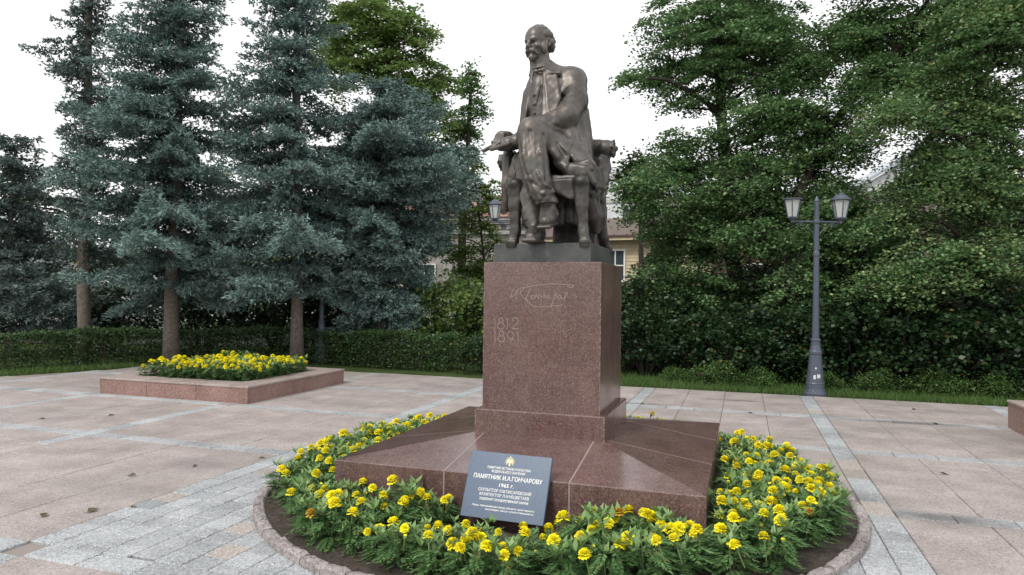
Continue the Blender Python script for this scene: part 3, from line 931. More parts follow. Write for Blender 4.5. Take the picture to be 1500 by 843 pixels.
def plinth_stone(kind):
    """corner: L shaped stone with the hip running across it; middle: one plain wedge (front side, rotated for the others)"""
    t = MB(); bv = 0.006
    def zs(d): return ZO + (ZI - ZO) * (HO - d) / (HO - HI)       # height on the slope at distance d from the centre
    if kind == 'middle':
        a = JW - G
        t.poly([(-a, -HO + bv, zs(HO - bv)), (a, -HO + bv, zs(HO - bv)), (a, -HI + 0.1, zs(HI - 0.1)), (-a, -HI + 0.1, zs(HI - 0.1))])
        t.poly([(-a, -HO, ZO - bv), (a, -HO, ZO - bv), (a, -HO + bv, zs(HO - bv)), (-a, -HO + bv, zs(HO - bv))])
        t.poly([(-a, -HO, -0.06), (a, -HO, -0.06), (a, -HO, ZO - bv), (-a, -HO, ZO - bv)])
        for s in (-1, 1):
            p = [(s * a, -HO, -0.06), (s * a, -HO, ZO - bv), (s * a, -HO + bv, zs(HO - bv)), (s * a, -HI + 0.1, zs(HI - 0.1)), (s * a, -HI + 0.1, -0.06)]
            t.poly(p if s < 0 else p[::-1])
        t.poly([(-a, -HI + .1, -.06), (-a, -HI + .1, zs(HI - .1)), (a, -HI + .1, zs(HI - .1)), (a, -HI + .1, -.06)])
    else:                                                          # corner at (+HO, -HO)
        a = JW + G; o = HO - bv; zo = zs(o); zi = zs(a)
        t.poly([(a, -o, zo), (o, -o, zo), (a, -a, zi)])
        t.poly([(o, -o, zo), (o, -a, zo), (a, -a, zi)])
        t.poly([(a, -HO, ZO - bv), (HO, -HO, ZO - bv), (o, -o, zo), (a, -o, zo)])
        t.poly([(HO, -HO, ZO - bv), (HO, -a, ZO - bv), (o, -a, zo), (o, -o, zo)])
        t.poly([(a, -HO, -.06), (HO, -HO, -.06), (HO, -HO, ZO - bv), (a, -HO, ZO - bv)])
        t.poly([(HO, -HO, -.06), (HO, -a, -.06), (HO, -a, ZO - bv), (HO, -HO, ZO - bv)])
        t.poly([(a, -a, -.06), (a, -HO, -.06), (a, -HO, ZO - bv), (a, -o, zo), (a, -a, zi)])
        t.poly([(HO, -a, -.06), (a, -a, -.06), (a, -a, zi), (o, -a, zo), (HO, -a, ZO - bv)])
    return t.mesh('plinth_stone', M_RED)


pm, pc = plinth_stone('middle'), plinth_stone('corner')
for i in range(4):
    obj('plinth_stone', pm, ped, (0, 0, 0), (0, 0, i * math.pi / 2))
    obj('plinth_stone', pc, ped, (0, 0, 0), (0, 0, i * math.pi / 2))
t = MB()                                                           # mortar seen in the joints, 2 mm below the faces
k = 0.0006
for i in range(4):
    a = i * math.pi / 2
    for s in (-JW, JW):
        for q0, q1 in ((-G - .001, G + .001),):
            P = [(s + q0, -HO + k, -.05), (s + q1, -HO + k, -.05), (s + q1, -HO + k, ZO - k), (s + q0, -HO + k, ZO - k)]
            T = [(s + q0, -HO + k, ZO - k), (s + q1, -HO + k, ZO - k), (s + q1, -HI, ZI - k), (s + q0, -HI, ZI - k)]
            for pl in (P, T):
                t.poly([(x * math.cos(a) - y * math.sin(a), x * math.sin(a) + y * math.cos(a), z) for x, y, z in pl])
tag(t.build('mortar_joint', M_MORTAR, ped), kind='stuff')
b = MB(); b.box(-HI - .004, HI + .004, -HI - .004, HI + .004, 0.40, 0.722, 0, 0.009, edge_mi=1)
b.build('base_course', [M_RED, M_WORN], ped)
b = MB(); b.box(-0.485, 0.485, -0.485, 0.485, 0.715, 1.9116, 0, 0.006, edge_mi=1)
b.build('shaft', [M_RED, M_WORN], ped)


def engrave(name, lines, w, parent, yf=-0.485, mat=None, rise=0.0012):
    """thin cut strokes on the front face"""
    t = MB()
    for ln in lines:
        L = []
        for i in range(len(ln) - 1):                                # smooth the polyline
            p0 = Vector(ln[max(i - 1, 0)]); p1 = Vector(ln[i]); p2 = Vector(ln[i + 1]); p3 = Vector(ln[min(i + 2, len(ln) - 1)])
            nn = 5 if len(ln) > 3 else 1
            for q in range(nn):
                s = q / nn
                L.append(0.5 * ((2 * p1) + (p2 - p0) * s + (2 * p0 - 5 * p1 + 4 * p2 - p3) * s * s + (3 * p1 - p0 - 3 * p2 + p3) * s ** 3))
        L.append(Vector(ln[-1]))
        Lf, Rt = [], []
        for i, p in enumerate(L):
            d = (L[min(i + 1, len(L) - 1)] - L[max(i - 1, 0)])
            d = d.normalized() if d.length > 1e-9 else Vector((1, 0))
            nrm = Vector((-d.y, d.x)) * (w / 2)
            Lf.append((p.x + nrm.x, yf - rise, p.y + nrm.y)); Rt.append((p.x - nrm.x, yf - rise, p.y - nrm.y))
        for i in range(len(L) - 1):
            t.poly([Rt[i], Rt[i + 1], Lf[i + 1], Lf[i]])
    return t.build(name, mat or M_ENGRAVE, parent)


SIG = [
    [(-0.224, 1.698), (-0.231, 1.690), (-0.254, 1.623)],
    [(-0.246, 1.631), (-0.221, 1.641), (-0.187, 1.696)],
    [(-0.183, 1.700), (-0.208, 1.614), (-0.197, 1.617)],
    [(-0.183, 1.699), (-0.137, 1.708), (-0.062, 1.722), (0.021, 1.733), (0.111, 1.739), (0.193, 1.736), (0.249, 1.731), (0.267, 1.723), (0.256, 1.711), (0.209, 1.722)],
    [(-0.137, 1.705), (-0.170, 1.672), (-0.168, 1.660), (-0.136, 1.621), (-0.094, 1.585), (-0.041, 1.556), (0.023, 1.557), (0.097, 1.564), (0.162, 1.570), (0.182, 1.580), (0.193, 1.620)],
    [(-0.080, 1.704), (-0.095, 1.677), (-0.121, 1.615), (-0.107, 1.609)],
    [(-0.061, 1.648), (-0.079, 1.633), (-0.079, 1.621), (-0.066, 1.619), (-0.051, 1.637), (-0.061, 1.648)],
    [(-0.034, 1.655), (-0.046, 1.621)],
    [(-0.039, 1.636), (-0.019, 1.642)],
    [(-0.009, 1.657), (-0.021, 1.621), (-0.012, 1.626)],
    [(0.005, 1.655), (0.001, 1.638), (0.018, 1.638), (0.035, 1.657), (0.027, 1.624)],
    [(0.063, 1.651), (0.047, 1.641), (0.044, 1.626), (0.057, 1.627), (0.071, 1.650), (0.068, 1.626), (0.082, 1.631)],
    [(0.122, 1.671), (0.105, 1.618), (0.087, 1.552)],
    [(0.111, 1.639), (0.127, 1.655), (0.132, 1.639), (0.116, 1.623), (0.103, 1.622)],
    [(0.157, 1.651), (0.142, 1.636), (0.144, 1.621), (0.157, 1.622), (0.168, 1.638), (0.157, 1.651)],
    [(0.168, 1.629), (0.188, 1.620), (0.215, 1.652), (0.219, 1.670), (0.208, 1.672), (0.197, 1.643), (0.193, 1.618), (0.183, 1.580)],
]
engrave('engraved_signature', SIG, 0.0052, ped)


def oval(cx, cz, rx, rz, n=14):
    return [(cx + rx * math.cos(2 * math.pi * i / n), cz + rz * math.sin(2 * math.pi * i / n)) for i in range(n + 1)]


def d1(x, z): return [[(x - 0.012, z + 0.078), (x, z + 0.092), (x + 0.001, z)]]
def d8(x, z): return [oval(x, z + 0.069, 0.019, 0.020), oval(x, z + 0.024, 0.029, 0.025)]


YEARS = d1(-0.383, 1.366) + d8(-0.331, 1.371) + d1(-0.276, 1.371) + \
    [[(-0.235, 1.436), (-0.232, 1.452), (-0.217, 1.462), (-0.198, 1.461), (-0.186, 1.447), (-0.191, 1.424), (-0.236, 1.375)], [(-0.236, 1.375), (-0.182, 1.376)]] + \
    d1(-0.381, 1.263) + d8(-0.325, 1.266) + [oval(-0.247, 1.323, 0.026, 0.027), [(-0.222, 1.318), (-0.228, 1.298), (-0.248, 1.269)]] + d1(-0.185, 1.267)
engrave('engraved_years', YEARS, 0.0055, ped)

# ------------------------------------------------------------------ bronze statue
mb = NT('patinated_bronze', 0.42, 0.5)
_n1 = mb.noise(2.2, 5, 0.65); _n2 = mb.noise(16, 5, 0.7)
c = mb.ramp(mb.math('ADD', mb.math('MULTIPLY', _n1, 0.6), mb.math('MULTIPLY', _n2, 0.4)),
            [(0.32, (0.036, 0.034, 0.032)), (0.46, (0.082, 0.074, 0.067)), (0.58, (0.130, 0.113, 0.101)), (0.70, (0.166, 0.150, 0.139))])
mp = mb.n('ShaderNodeMapping'); mb.l(mb.geo.outputs['Position'], mp.inputs['Vector']); mp.inputs['Scale'].default_value = (14, 14, 1.6)
st = mb.noise(1.0, 4, 0.7, vec=mp.outputs['Vector'])
c = mb.mix(c, (0.15, 0.148, 0.14), mb.maprange(st, 0.56, 0.74, 0, 0.55))             # pale run-off streaks
c = mb.mix(c, (0.115, 0.135, 0.120), mb.maprange(mb.noise(3.7, 4, 0.6), 0.56, 0.74, 0, 0.6))     # greenish patina
mb.color(c)
mb.b.inputs['Metallic'].default_value = 0.55
mb.rough(mb.maprange(_n2, 0.3, 0.7, 0.30, 0.50))
mb.bump(mb.noise(60, 4, 0.6), 0.18, 0.005)
M_BRONZE = mb.m
stat = empty('seated_statue', LW(0, 0, 1.9116), YAW)
tag(stat, 'bronze statue of a bearded man sitting cross-legged in an armchair on the pedestal', 'statue')
V, F = carve_figure(0.0065).net()
obj('figure', mesh_np('figure', V, F, M_BRONZE, True), stat)
V, F = carve_armchair(0.0085).net()
M_BRONZE_D = M_BRONZE.copy(); M_BRONZE_D.name = 'armchair_bronze'  # armchair copy of the bronze, darker and less saturated
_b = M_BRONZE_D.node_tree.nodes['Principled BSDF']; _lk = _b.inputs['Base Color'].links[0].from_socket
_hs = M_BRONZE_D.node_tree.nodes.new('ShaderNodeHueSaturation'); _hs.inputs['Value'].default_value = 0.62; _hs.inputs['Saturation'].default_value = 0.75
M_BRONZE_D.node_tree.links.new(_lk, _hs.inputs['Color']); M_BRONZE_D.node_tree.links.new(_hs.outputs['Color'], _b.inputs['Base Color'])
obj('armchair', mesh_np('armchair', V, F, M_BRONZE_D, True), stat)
M_BLOCK = simple('bronze_base', (0.075, 0.080, 0.080), 0.38, 0.3, noise=7, amt=0.35, bump=0.1, bscale=30)
b = MB(); b.box(-0.425, 0.385, -0.412, 0.46, 0.001, 0.156, 0, 0.006)
b.build('base_block', M_BLOCK, stat)

# ------------------------------------------------------------------ stone plaque leaning on the plinth
mp_ = NT('dark_blue_grey_granite', 0.32)
mp_.color(mp_.mix(mp_.ramp(mp_.noise(150, 4, 0.7), [(0.35, (0.044, 0.076, 0.132)), (0.65, (0.086, 0.132, 0.205))]), (0.2, 0.24, 0.29), mp_.maprange(mp_.noise(420, 2), 0.6, 0.7, 0, 0.5)))
M_PLAQUE = mp_.m
M_LETTER = simple('white_lettering', (0.78, 0.78, 0.76), 0.6)
M_CREST = simple('gilt_crest', (0.62, 0.56, 0.34), 0.5, noise=200, amt=0.3)
PW, PH, PT = 0.585, 0.44, 0.03
plq = empty('memorial_plaque', LW(0.03, -1.484, 0.168), YAW)
plq.rotation_euler = (R(-26.0), R(0.0), YAW - 0.03)
tag(plq, 'blue-grey stone plaque with white lettering and a crest, leaning on the granite base', 'plaque')
b = MB(); b.box(-PW / 2, PW / 2, 0, PT, 0, PH, 0, 0.003)
b.build('slab', M_PLAQUE, plq)


def text(body, size, z, x=0.0, bold=0.0, name='lettering', width=None, parent=None, mat=None):
    cu = bpy.data.curves.new(name, 'FONT')
    cu.body = body; cu.size = size; cu.align_x = 'CENTER'; cu.offset = bold; cu.resolution_u = 3; cu.extrude = 0.0004
    tmp = bpy.data.objects.new('tmp', cu)
    COL.objects.link(tmp)
    dg = bpy.context.evaluated_depsgraph_get(); dg.update()
    me = bpy.data.meshes.new_from_object(tmp.evaluated_get(dg))
    bpy.data.objects.remove(tmp)
    me.materials.clear(); me.materials.append(mat or M_LETTER)
    o = obj(name, me, parent or plq, (x, -0.0009, z), (R(90), 0, 0))
    if width and o.dimensions.x > 0:
        xs = [v.co.x for v in me.vertices]; s = width / (max(xs) - min(xs)); o.scale = (s, 1, 1)
    return o


text('ПАМЯТНИК ИСТОРИИ И КУЛЬТУРЫ', 0.023, 0.328, bold=0.0002, width=0.31)
text('ФЕДЕРАЛЬНОГО ЗНАЧЕНИЯ', 0.023, 0.304, bold=0.0002, width=0.24)
text('ПАМЯТНИК И.А.ГОНЧАРОВУ', 0.040, 0.258, bold=0.0005, width=0.49)
text('1965 г.', 0.034, 0.212, bold=0.0004, width=0.105)
text('СКУЛЬПТОР Л.М.ПИСАРЕВСКИЙ', 0.027, 0.176, x=-0.005, bold=0.0001, width=0.375)
text('АРХИТЕКТОР Л.Н.НЕЦВЕТАЕВ', 0.027, 0.146, x=-0.005, bold=0.0001, width=0.355)
text('ПОДЛЕЖИТ ГОСУДАРСТВЕННОЙ ОХРАНЕ', 0.020, 0.118, bold=0.0004, width=0.345)
text('Лица, причинившие вред объекту культурного', 0.016, 0.075, bold=0.0002, width=0.44)
text('наследия, несут ответственность', 0.016, 0.055, x=0.05, bold=0.0002, width=0.34)
b = MB()                                                          # two-headed crest: crown, wings, shield, tail
def blob(x, z, rx, rz, n=12, y=-0.0012):
    b.poly([(x + rx * math.cos(-2 * math.pi * i / n), y, z + rz * math.sin(-2 * math.pi * i / n)) for i in range(n)][::-1])
for x, z, rx, rz in ((0, 0.416, 0.006, 0.006), (-0.011, 0.408, 0.005, 0.005), (0.011, 0.408, 0.005, 0.005), (0, 0.385, 0.010, 0.017), (0, 0.363, 0.008, 0.007)):
    blob(x, z, rx, rz)
for s in (-1, 1):
    blob(s * 0.008, 0.402, 0.004, 0.007, y=-0.0014)
    for q in range(5):
        a = R(60 - q * 28)
        x0_, z0_ = s * 0.008, 0.388
        x1_, z1_ = s * (0.012 + 0.021 * math.cos(a)), 0.384 + 0.026 * math.sin(a)
        dx, dz = x1_ - x0_, z1_ - z0_; l_ = math.hypot(dx, dz); nx_, nz_ = -dz / l_ * 0.0026, dx / l_ * 0.0026
        y_ = -0.0010 - 0.0001 * q
        pts_ = [(x0_ + nx_, y_, z0_ + nz_), (x0_ - nx_, y_, z0_ - nz_), (x1_ - nx_, y_, z1_ - nz_), (x1_ + nx_, y_, z1_ + nz_)]
        b.poly(pts_)
b.build('crest', M_CREST, plq)

# ------------------------------------------------------------------ raised planters
def planter(lx0, lx1, ly0, ly1, h, rim, label):
    p = empty('planter', LW((lx0 + lx1) / 2, (ly0 + ly1) / 2), YAW)
    tag(p, label, 'planter')
    w, d = (lx1 - lx0) / 2, (ly1 - ly0) / 2
    th, ov, ct = 0.06, 0.012, 0.028
    for s in (-1, 1):
        for x0_, x1_ in ((-w, -w * .33), (-w * .33, w * .34), (w * .34, w)):      # long sides, three panels each
            t = MB(); t.box(x0_ + .002, x1_ - .002, s * d - (th if s > 0 else 0), s * d + (th if s < 0 else 0), -0.03, h - ct, 0, 0.003)
            t.build('side_panel', M_PLANTER, p)
        for y0_, y1_ in ((-d + th, -d * .3), (-d * .3, d * .35), (d * .35, d - th)):
            t = MB(); t.box(s * w - (th if s > 0 else 0), s * w + (th if s < 0 else 0), y0_ + .002, y1_ - .002, -0.03, h - ct, 0, 0.003)
            t.build('side_panel', M_PLANTER, p)
        for x0_, x1_ in ((-w - ov, -w * .33), (-w * .33, w * .34), (w * .34, w + ov)):
            y0_, y1_ = (-d - ov, -d + rim) if s < 0 else (d - rim, d + ov)
            t = MB(); t.box(x0_ + .0015, x1_ - .0015, y0_, y1_, h - ct + .001, h, 0, 0.004)
            t.build('coping_slab', M_COPING, p)
        for y0_, y1_ in ((-d + rim, 0), (0, d - rim)):
            x0_, x1_ = (-w - ov, -w + rim) if s < 0 else (w - rim, w + ov)
            t = MB(); t.box(x0_, x1_, y0_ + .0015, y1_ - .0015, h - ct + .001, h, 0, 0.004)
            t.build('coping_slab', M_COPING, p)
    t = MB(); t.box(-w + rim - .02, w - rim + .02, -d + rim - .02, d - rim + .02, h - 0.12, h - 0.035)
    t.build('soil_fill', M_SOIL, p)
    return p


PL = (-8.13, -5.31, 2.63, 5.22, 0.255, 0.42)
planter(*PL, 'square low planter of reddish granite filled with yellow marigolds, in front of the spruces')
planter(4.80, 7.55, 2.2, 4.78, 0.36, 0.5, 'granite planter corner cut off by the right edge of the view, on the paving')

# ------------------------------------------------------------------ street lamps
M_IRON = simple('grey_blue_painted_iron', (0.060, 0.075, 0.105), 0.42, 0.0, noise=22, amt=0.22, bump=0.08, bscale=60)
M_LGLASS = NT('frosted_lamp_glass', 0.35); M_LGLASS.color((0.60, 0.63, 0.62))
M_LGLASS.b.inputs['Transmission Weight'].default_value = 0.35
M_LGLASS = M_LGLASS.m
M_STICKER = simple('torn_poster_paper', (0.52, 0.54, 0.55), 0.9, noise=45, amt=0.4)


def lamp(x, y, rz, h, label, caps=(True, True), sticker=False):
    r = empty('street_lamp', (x, y, -0.03), rz)
    tag(r, label, 'street lamp', 'iron street lamps with twin lanterns')
    b = MB()
    b.lathe([(0.185, 0), (0.185, 0.05), (0.165, 0.07), (0.15, 0.13), (0.145, 0.20), (0.150, 0.215), (0.14, 0.235), (0.112, 0.55), (0.100, 0.70), (0.108, 0.72), (0.108, 0.76),
             (0.095, 0.78), (0.078, 0.86), (0.075, 0.93), (0.086, 0.945), (0.086, 0.965), (0.060, 0.985), (0.054, 1.4), (0.050, 1.8), (0.046, 2.38), (0.054, 2.40), (0.054, 2.45), (0.045, 2.47), (0.042, h - 0.48),
             (0.058, h - 0.46), (0.058, h - 0.42), (0.043, h - 0.40), (0.040, h - 0.10), (0.048, h - 0.085), (0.03, h - 0.05), (0.012, h)], 16)
    b.build('pole', M_IRON, r, smooth=False)
    za = h - 0.44
    for s, full in zip((-1, 1), caps):
        b = MB()
        b.tube([(s * 0.03, 0, za), (s * 0.43, 0, za)], 0.017, 8)
        sc = [(s * (0.05 + 0.16 * (1 - math.cos(t)) * 0.5 + 0.10 * t / 3.1), 0, za - 0.13 + 0.11 * math.sin(t * 0.9 - 0.9)) for t in np.linspace(0, 3.1, 14)]
        b.tube(sc, 0.008, 6)
        b.tube([(s * 0.30 + 0.04 * math.cos(t) * (1 - t / 9), 0, za - 0.06 + 0.04 * math.sin(t) * (1 - t / 9)) for t in np.linspace(0, 6, 14)], 0.007, 6)
        b.tube([(s * 0.415, 0, za - 0.02), (s * 0.415, 0, za + 0.04)], 0.03, 8)
        b.build('arm', M_IRON, r)
        l = empty('lantern', (s * 0.415, 0, za + 0.045), 0.35 if s > 0 else 0.05, r)
        n = 6; rb, rt, hh = 0.085, 0.145, 0.30
        b = MB(); b.lathe([(0.03, -0.03), (0.06, 0.0), (rb + 0.012, 0.012), (rb + 0.012, 0.03), (rb, 0.035)], n)
        for k in range(n):
            a = 2 * math.pi * k / n
            b.tube([(rb * math.cos(a), rb * math.sin(a), 0.03), (rt * math.cos(a), rt * math.sin(a), 0.03 + hh)], 0.009, 5)
        b.build('lantern_frame', M_IRON, l)
        b = MB()
        for k in range(n):
            a, a2 = 2 * math.pi * k / n, 2 * math.pi * (k + 1) / n
            q = 0.965
            b.poly([(rb * q * math.cos(a), rb * q * math.sin(a), 0.036), (rb * q * math.cos(a2), rb * q * math.sin(a2), 0.036), (rt * q * math.cos(a2), rt * q * math.sin(a2), 0.03 + hh), (rt * q * math.cos(a), rt * q * math.sin(a), 0.03 + hh)])
        b.build('lamp_glass', M_LGLASS, l)
        b = MB(); z = 0.03 + hh
        if full:
            b.lathe([(rt + 0.01, z - 0.01), (rt + 0.028, z), (rt + 0.026, z + 0.012), (rt - 0.005, z + 0.035), (rt - 0.045, z + 0.08), (rt - 0.09, z + 0.105), (0.03, z + 0.115), (0.018, z + 0.13), (0.022, z + 0.145), (0.004, z + 0.175)], 12)
        else:
            b.lathe([(rt + 0.01, z - 0.01), (rt + 0.024, z), (rt + 0.02, z + 0.014), (0.05, z + 0.026), (0.02, z + 0.03)], 12)
        b.build('lantern_roof', M_IRON, l)
    if sticker:
        for a0, a1, z0, z1 in ((-1.75, -1.35, 0.31, 0.385), (-2.2, -1.9, 0.29, 0.37), (-2.0, -1.8, 0.46, 0.50)):
            b = MB(); k = 7
            def rad(z): return 0.150 if z < 0.22 else 0.14 - (z - 0.235) * 0.089 + 0.0015
            zz = [z1 - 0.012 * ((i * 37) % 5) / 4 for i in range(k)]; zl = [z0 + 0.014 * ((i * 53) % 7) / 6 for i in range(k)]
            for i in range(k - 1):
                t0, t1 = a0 + (a1 - a0) * i / (k - 1) - rz, a0 + (a1 - a0) * (i + 1) / (k - 1) - rz
                b.poly([(rad(zl[i]) * math.cos(t0), rad(zl[i]) * math.sin(t0), zl[i]), (rad(zl[i + 1]) * math.cos(t1), rad(zl[i + 1]) * math.sin(t1), zl[i + 1]),
                        (rad(zz[i + 1]) * math.cos(t1), rad(zz[i + 1]) * math.sin(t1), zz[i + 1]), (rad(zz[i]) * math.cos(t0), rad(zz[i]) * math.sin(t0), zz[i])])
            b.build('torn_sticker', M_STICKER, r)
    return r


lamp(5.21, 11.95, 0.02, 3.42, 'grey-blue twin street lamp with torn stickers on its foot, by the dark bushes', (False, True), True)
lamp(0.02, 15.5, 0.0, 3.72, 'iron street lamp behind the pedestal, only its left lantern showing beside the statue', (True, True))
lamp(-4.56, 16.75, 1.45, 3.3, 'iron street lamp among the spruces, its grey foot showing behind the planter', (True, True))
# ------------------------------------------------------------------ leaf materials
def leaf_mat(name, cols, rough=0.5, transl=0.25, tcol=None, attr=None, patch=0.9):
    m = NT(name, rough, 0.35)
    rp = m.geo.outputs['Random Per Island']
    wr, wn = (0.35, 0.9) if attr else (0.6, 0.6)
    f = m.math('ADD', m.math('MULTIPLY', rp, wr), m.math('MULTIPLY', m.noise(patch, 3, 0.6), wn))
    c = m.ramp(f, [(0.25, cols[0]), (0.55, cols[1]), (0.85, cols[2])])
    if not attr and name.endswith('_leaf'):                    # a few yellowed and browned leaves
        c = m.mix(c, (0.17, 0.125, 0.035), m.maprange(rp, 0.965, 0.975, 0, 0.8))
    if attr:                                                   # young tips are paler than old needles
        a = m.n('ShaderNodeAttribute'); a.attribute_name = attr
        c = m.mix(c, cols[3], a.outputs['Fac'])
    m.color(c)
    if transl:
        t = m.n('ShaderNodeBsdfTranslucent')
        if tcol: t.inputs['Color'].default_value = (*tcol, 1)
        else: m.l(c, t.inputs['Color'])
        mx = m.n('ShaderNodeMixShader'); mx.inputs[0].default_value = transl
        m.l(m.b.outputs[0], mx.inputs[1]); m.l(t.outputs[0], mx.inputs[2])
        m.l(mx.outputs[0], m.t.nodes['Material Output'].inputs['Surface'])
    return m.m


M_MARI = leaf_mat('marigold_leaf', ((0.055, 0.125, 0.042), (0.092, 0.190, 0.066), (0.140, 0.255, 0.092)), 0.45, 0.15, patch=4)
M_MARI_L = leaf_mat('young_marigold_leaf', ((0.12, 0.22, 0.065), (0.18, 0.30, 0.10), (0.25, 0.37, 0.15)), 0.45, 0.2, patch=4)
M_STEM = simple('green_stem', (0.09, 0.15, 0.05), 0.6)
mf = NT('yellow_petal', 0.55, 0.3)
mf.color(mf.vary(mf.ramp(mf.geo.outputs['Random Per Island'], [(0.0, (0.78, 0.65, 0.005)), (0.3, (0.88, 0.78, 0.012)), (1.0, (0.93, 0.86, 0.035))]), 0.11, 0.005))
M_PETAL = mf.m
M_FADED = leaf_mat('faded_petal', ((0.42, 0.22, 0.02), (0.55, 0.33, 0.03), (0.70, 0.50, 0.04)), 0.7, 0.0)
M_BUD = simple('bud_green', (0.16, 0.22, 0.03), 0.6, noise=60, amt=0.4)


def rots(n, rng, tilt=0.6):
    """random frames: normal within `tilt` of +z"""
    a = rng.uniform(0, 2 * np.pi, n); t = np.abs(rng.normal(0, tilt, n))
    nrm = np.stack([np.sin(t) * np.cos(a), np.sin(t) * np.sin(a), np.cos(t)], -1)
    b = rng.uniform(0, 2 * np.pi, n)
    r = np.stack([np.cos(b), np.sin(b), np.zeros(n)], -1)
    d = r - nrm * (r * nrm).sum(-1, keepdims=True)
    d /= np.linalg.norm(d, axis=-1, keepdims=True)
    return d, np.cross(nrm, d), nrm


def rhombs(P, D, W, L, wd, fold=None, N=None):
    """leaf quads: base at P, running along D, width along W"""
    L = np.asarray(L).reshape(-1, 1); wd = np.asarray(wd).reshape(-1, 1)
    up = 0 if N is None else N * (fold * L)
    V = np.stack([P, P + D * L * 0.45 + W * wd / 2 - up, P + D * L, P + D * L * 0.45 - W * wd / 2 - up], 1).reshape(-1, 3)
    return V, np.arange(len(V)).reshape(-1, 4)


def marigold_foliage(seed, h=0.25, rad=0.16, nleaf=44):
    g = np.random.default_rng(seed)
    Vs, Fs, mi = [], [], []; n0 = 0
    def add(V, F, m):
        nonlocal n0
        Vs.append(V); Fs.append(F + n0); mi.extend([m] * len(F)); n0 += len(V)
    for i in range(nleaf):
        a = i * 2.39996 + g.normal(0, .25); t = (i + 0.5) / nleaf
        z = h * (0.10 + 0.88 * t); r = rad * (0.25 + 0.55 * math.sin(math.pi * min(1, 0.25 + 0.75 * (1 - t)))) * g.uniform(0.5, 1.0)
        base = np.array([r * 0.5 * math.cos(a), r * 0.5 * math.sin(a), z])
        out = np.array([math.cos(a), math.sin(a), g.uniform(-0.25, 0.75)]); out /= np.linalg.norm(out)
        L = g.uniform(0.09, 0.135); side = np.cross(out, [0, 0, 1]); side /= np.linalg.norm(side); nn = np.cross(side, out)
        k = 7; s = np.linspace(0.22, 0.95, k)
        P = base + out * (L * s)[:, None] - np.array([0, 0, 1]) * (0.035 * s ** 2)[:, None]
        ll = L * 0.40 * np.sin(np.pi * (0.25 + 0.65 * s))
        for sg in (-1, 1):
            D = out * 0.62 + side * sg * 0.75 - nn * g.uniform(0, .25); D = D / np.linalg.norm(D)
            D = np.repeat(D[None], k, 0) + g.normal(0, .12, (k, 3)); D /= np.linalg.norm(D, axis=1, keepdims=True)
            W = np.cross(D, nn[None]); V, F = rhombs(P, D, W, ll, ll * 0.42); add(V, F, 0)
        V, F = rhombs(P[-1:], out[None], side[None], [L * .36], [L * .11]); add(V, F, 0)
    for i in range(int(g.integers(6, 11))):                            # paler, broader young shoots on some plants
        a = g.uniform(0, 6.28); rr_ = g.uniform(0.02, rad * .8)
        c = np.array([rr_ * math.cos(a), rr_ * math.sin(a), h * g.uniform(0.75, 1.08)])
        k = int(g.integers(3, 6))
        for q in range(k):
            b_ = a + q * 6.28 / k + g.normal(0, .3)
            D = np.array([math.cos(b_), math.sin(b_), g.uniform(0.5, 1.6)]); D /= np.linalg.norm(D)
            W = np.cross(D, [0, 0, 1]); W /= np.linalg.norm(W); N = np.cross(W, D)
            L = g.uniform(.05, .10); V, F = rhombs(c[None], D[None], W[None], [L], [L * .36], 0.08, -N[None]); add(V, F, 1)
    for i in range(5):                                                 # stems
        a = g.uniform(0, 6.28); top = np.array([rad * .45 * math.cos(a), rad * .45 * math.sin(a), h * .9])
        s_ = np.array([-math.sin(a), math.cos(a), 0]) * .004
        V = np.array([-s_, s_, top + s_, top - s_]); add(V, np.array([[0, 1, 2, 3]]), 2)
    return mesh_np('foliage', np.concatenate(Vs), np.concatenate(Fs), [M_MARI, M_MARI_L, M_STEM], False, mi)


def flower_mesh(seed, rad=0.046):
    g = np.random.default_rng(seed)
    V, F, mi = [], [], []
    rings = ((16, 1.0, -8, 0.0), (15, 0.97, 14, 0.006), (14, 0.92, 33, 0.009), (12, 0.83, 51, 0.012), (9, 0.74, 68, 0.014), (6, 0.68, 83, 0.015))
    for n, l, el, z in rings:
        for i in range(n):
            a = 2 * math.pi * (i + g.uniform(-.25, .25)) / n; e = R(el + g.normal(0, 7)); L = rad * l * g.uniform(.9, 1.06); w = rad * 0.36
            d = np.array([math.cos(a) * math.cos(e), math.sin(a) * math.cos(e), math.sin(e)]); s = np.array([-math.sin(a), math.cos(a), 0]); u = np.cross(d, s)
            b0 = np.array([math.cos(a), math.sin(a), 0]) * rad * .08 + np.array([0, 0, z])
            m_ = b0 + d * L * .6; t_ = b0 + d * L; n0 = len(V)
            V += [b0 - s * w * .2, b0 + s * w * .2, m_ + s * w * .62 + u * .003, m_ - s * w * .62 + u * .003, t_ + s * w * .45 - u * .003, t_ - s * w * .45 + u * .002, t_ + d * L * .04]
            F += [(n0, n0 + 1, n0 + 2, n0 + 3), (n0 + 3, n0 + 2, n0 + 4, n0 + 5), (n0 + 5, n0 + 4, n0 + 6)]; mi += [0, 0, 0]
    n0 = len(V)                                                        # green cup and stalk
    for r, z in ((.004, -.13), (.005, -.03), (.012, -.02), (.013, 0.0)):
        for k in range(6): V.append(np.array([r * math.cos(k * 1.0472), r * math.sin(k * 1.0472), z]))
    for i in range(3):
        for k in range(6):
            F.append((n0 + i * 6 + k, n0 + i * 6 + (k + 1) % 6, n0 + i * 6 + 6 + (k + 1) % 6, n0 + i * 6 + 6 + k)); mi.append(1)
    me = bpy.data.meshes.new('flower_head'); me.from_pydata([tuple(v) for v in V], [], F)
    me.materials.append(M_PETAL); me.materials.append(M_STEM); me.polygons.foreach_set('material_index', mi); me.update()
    return me


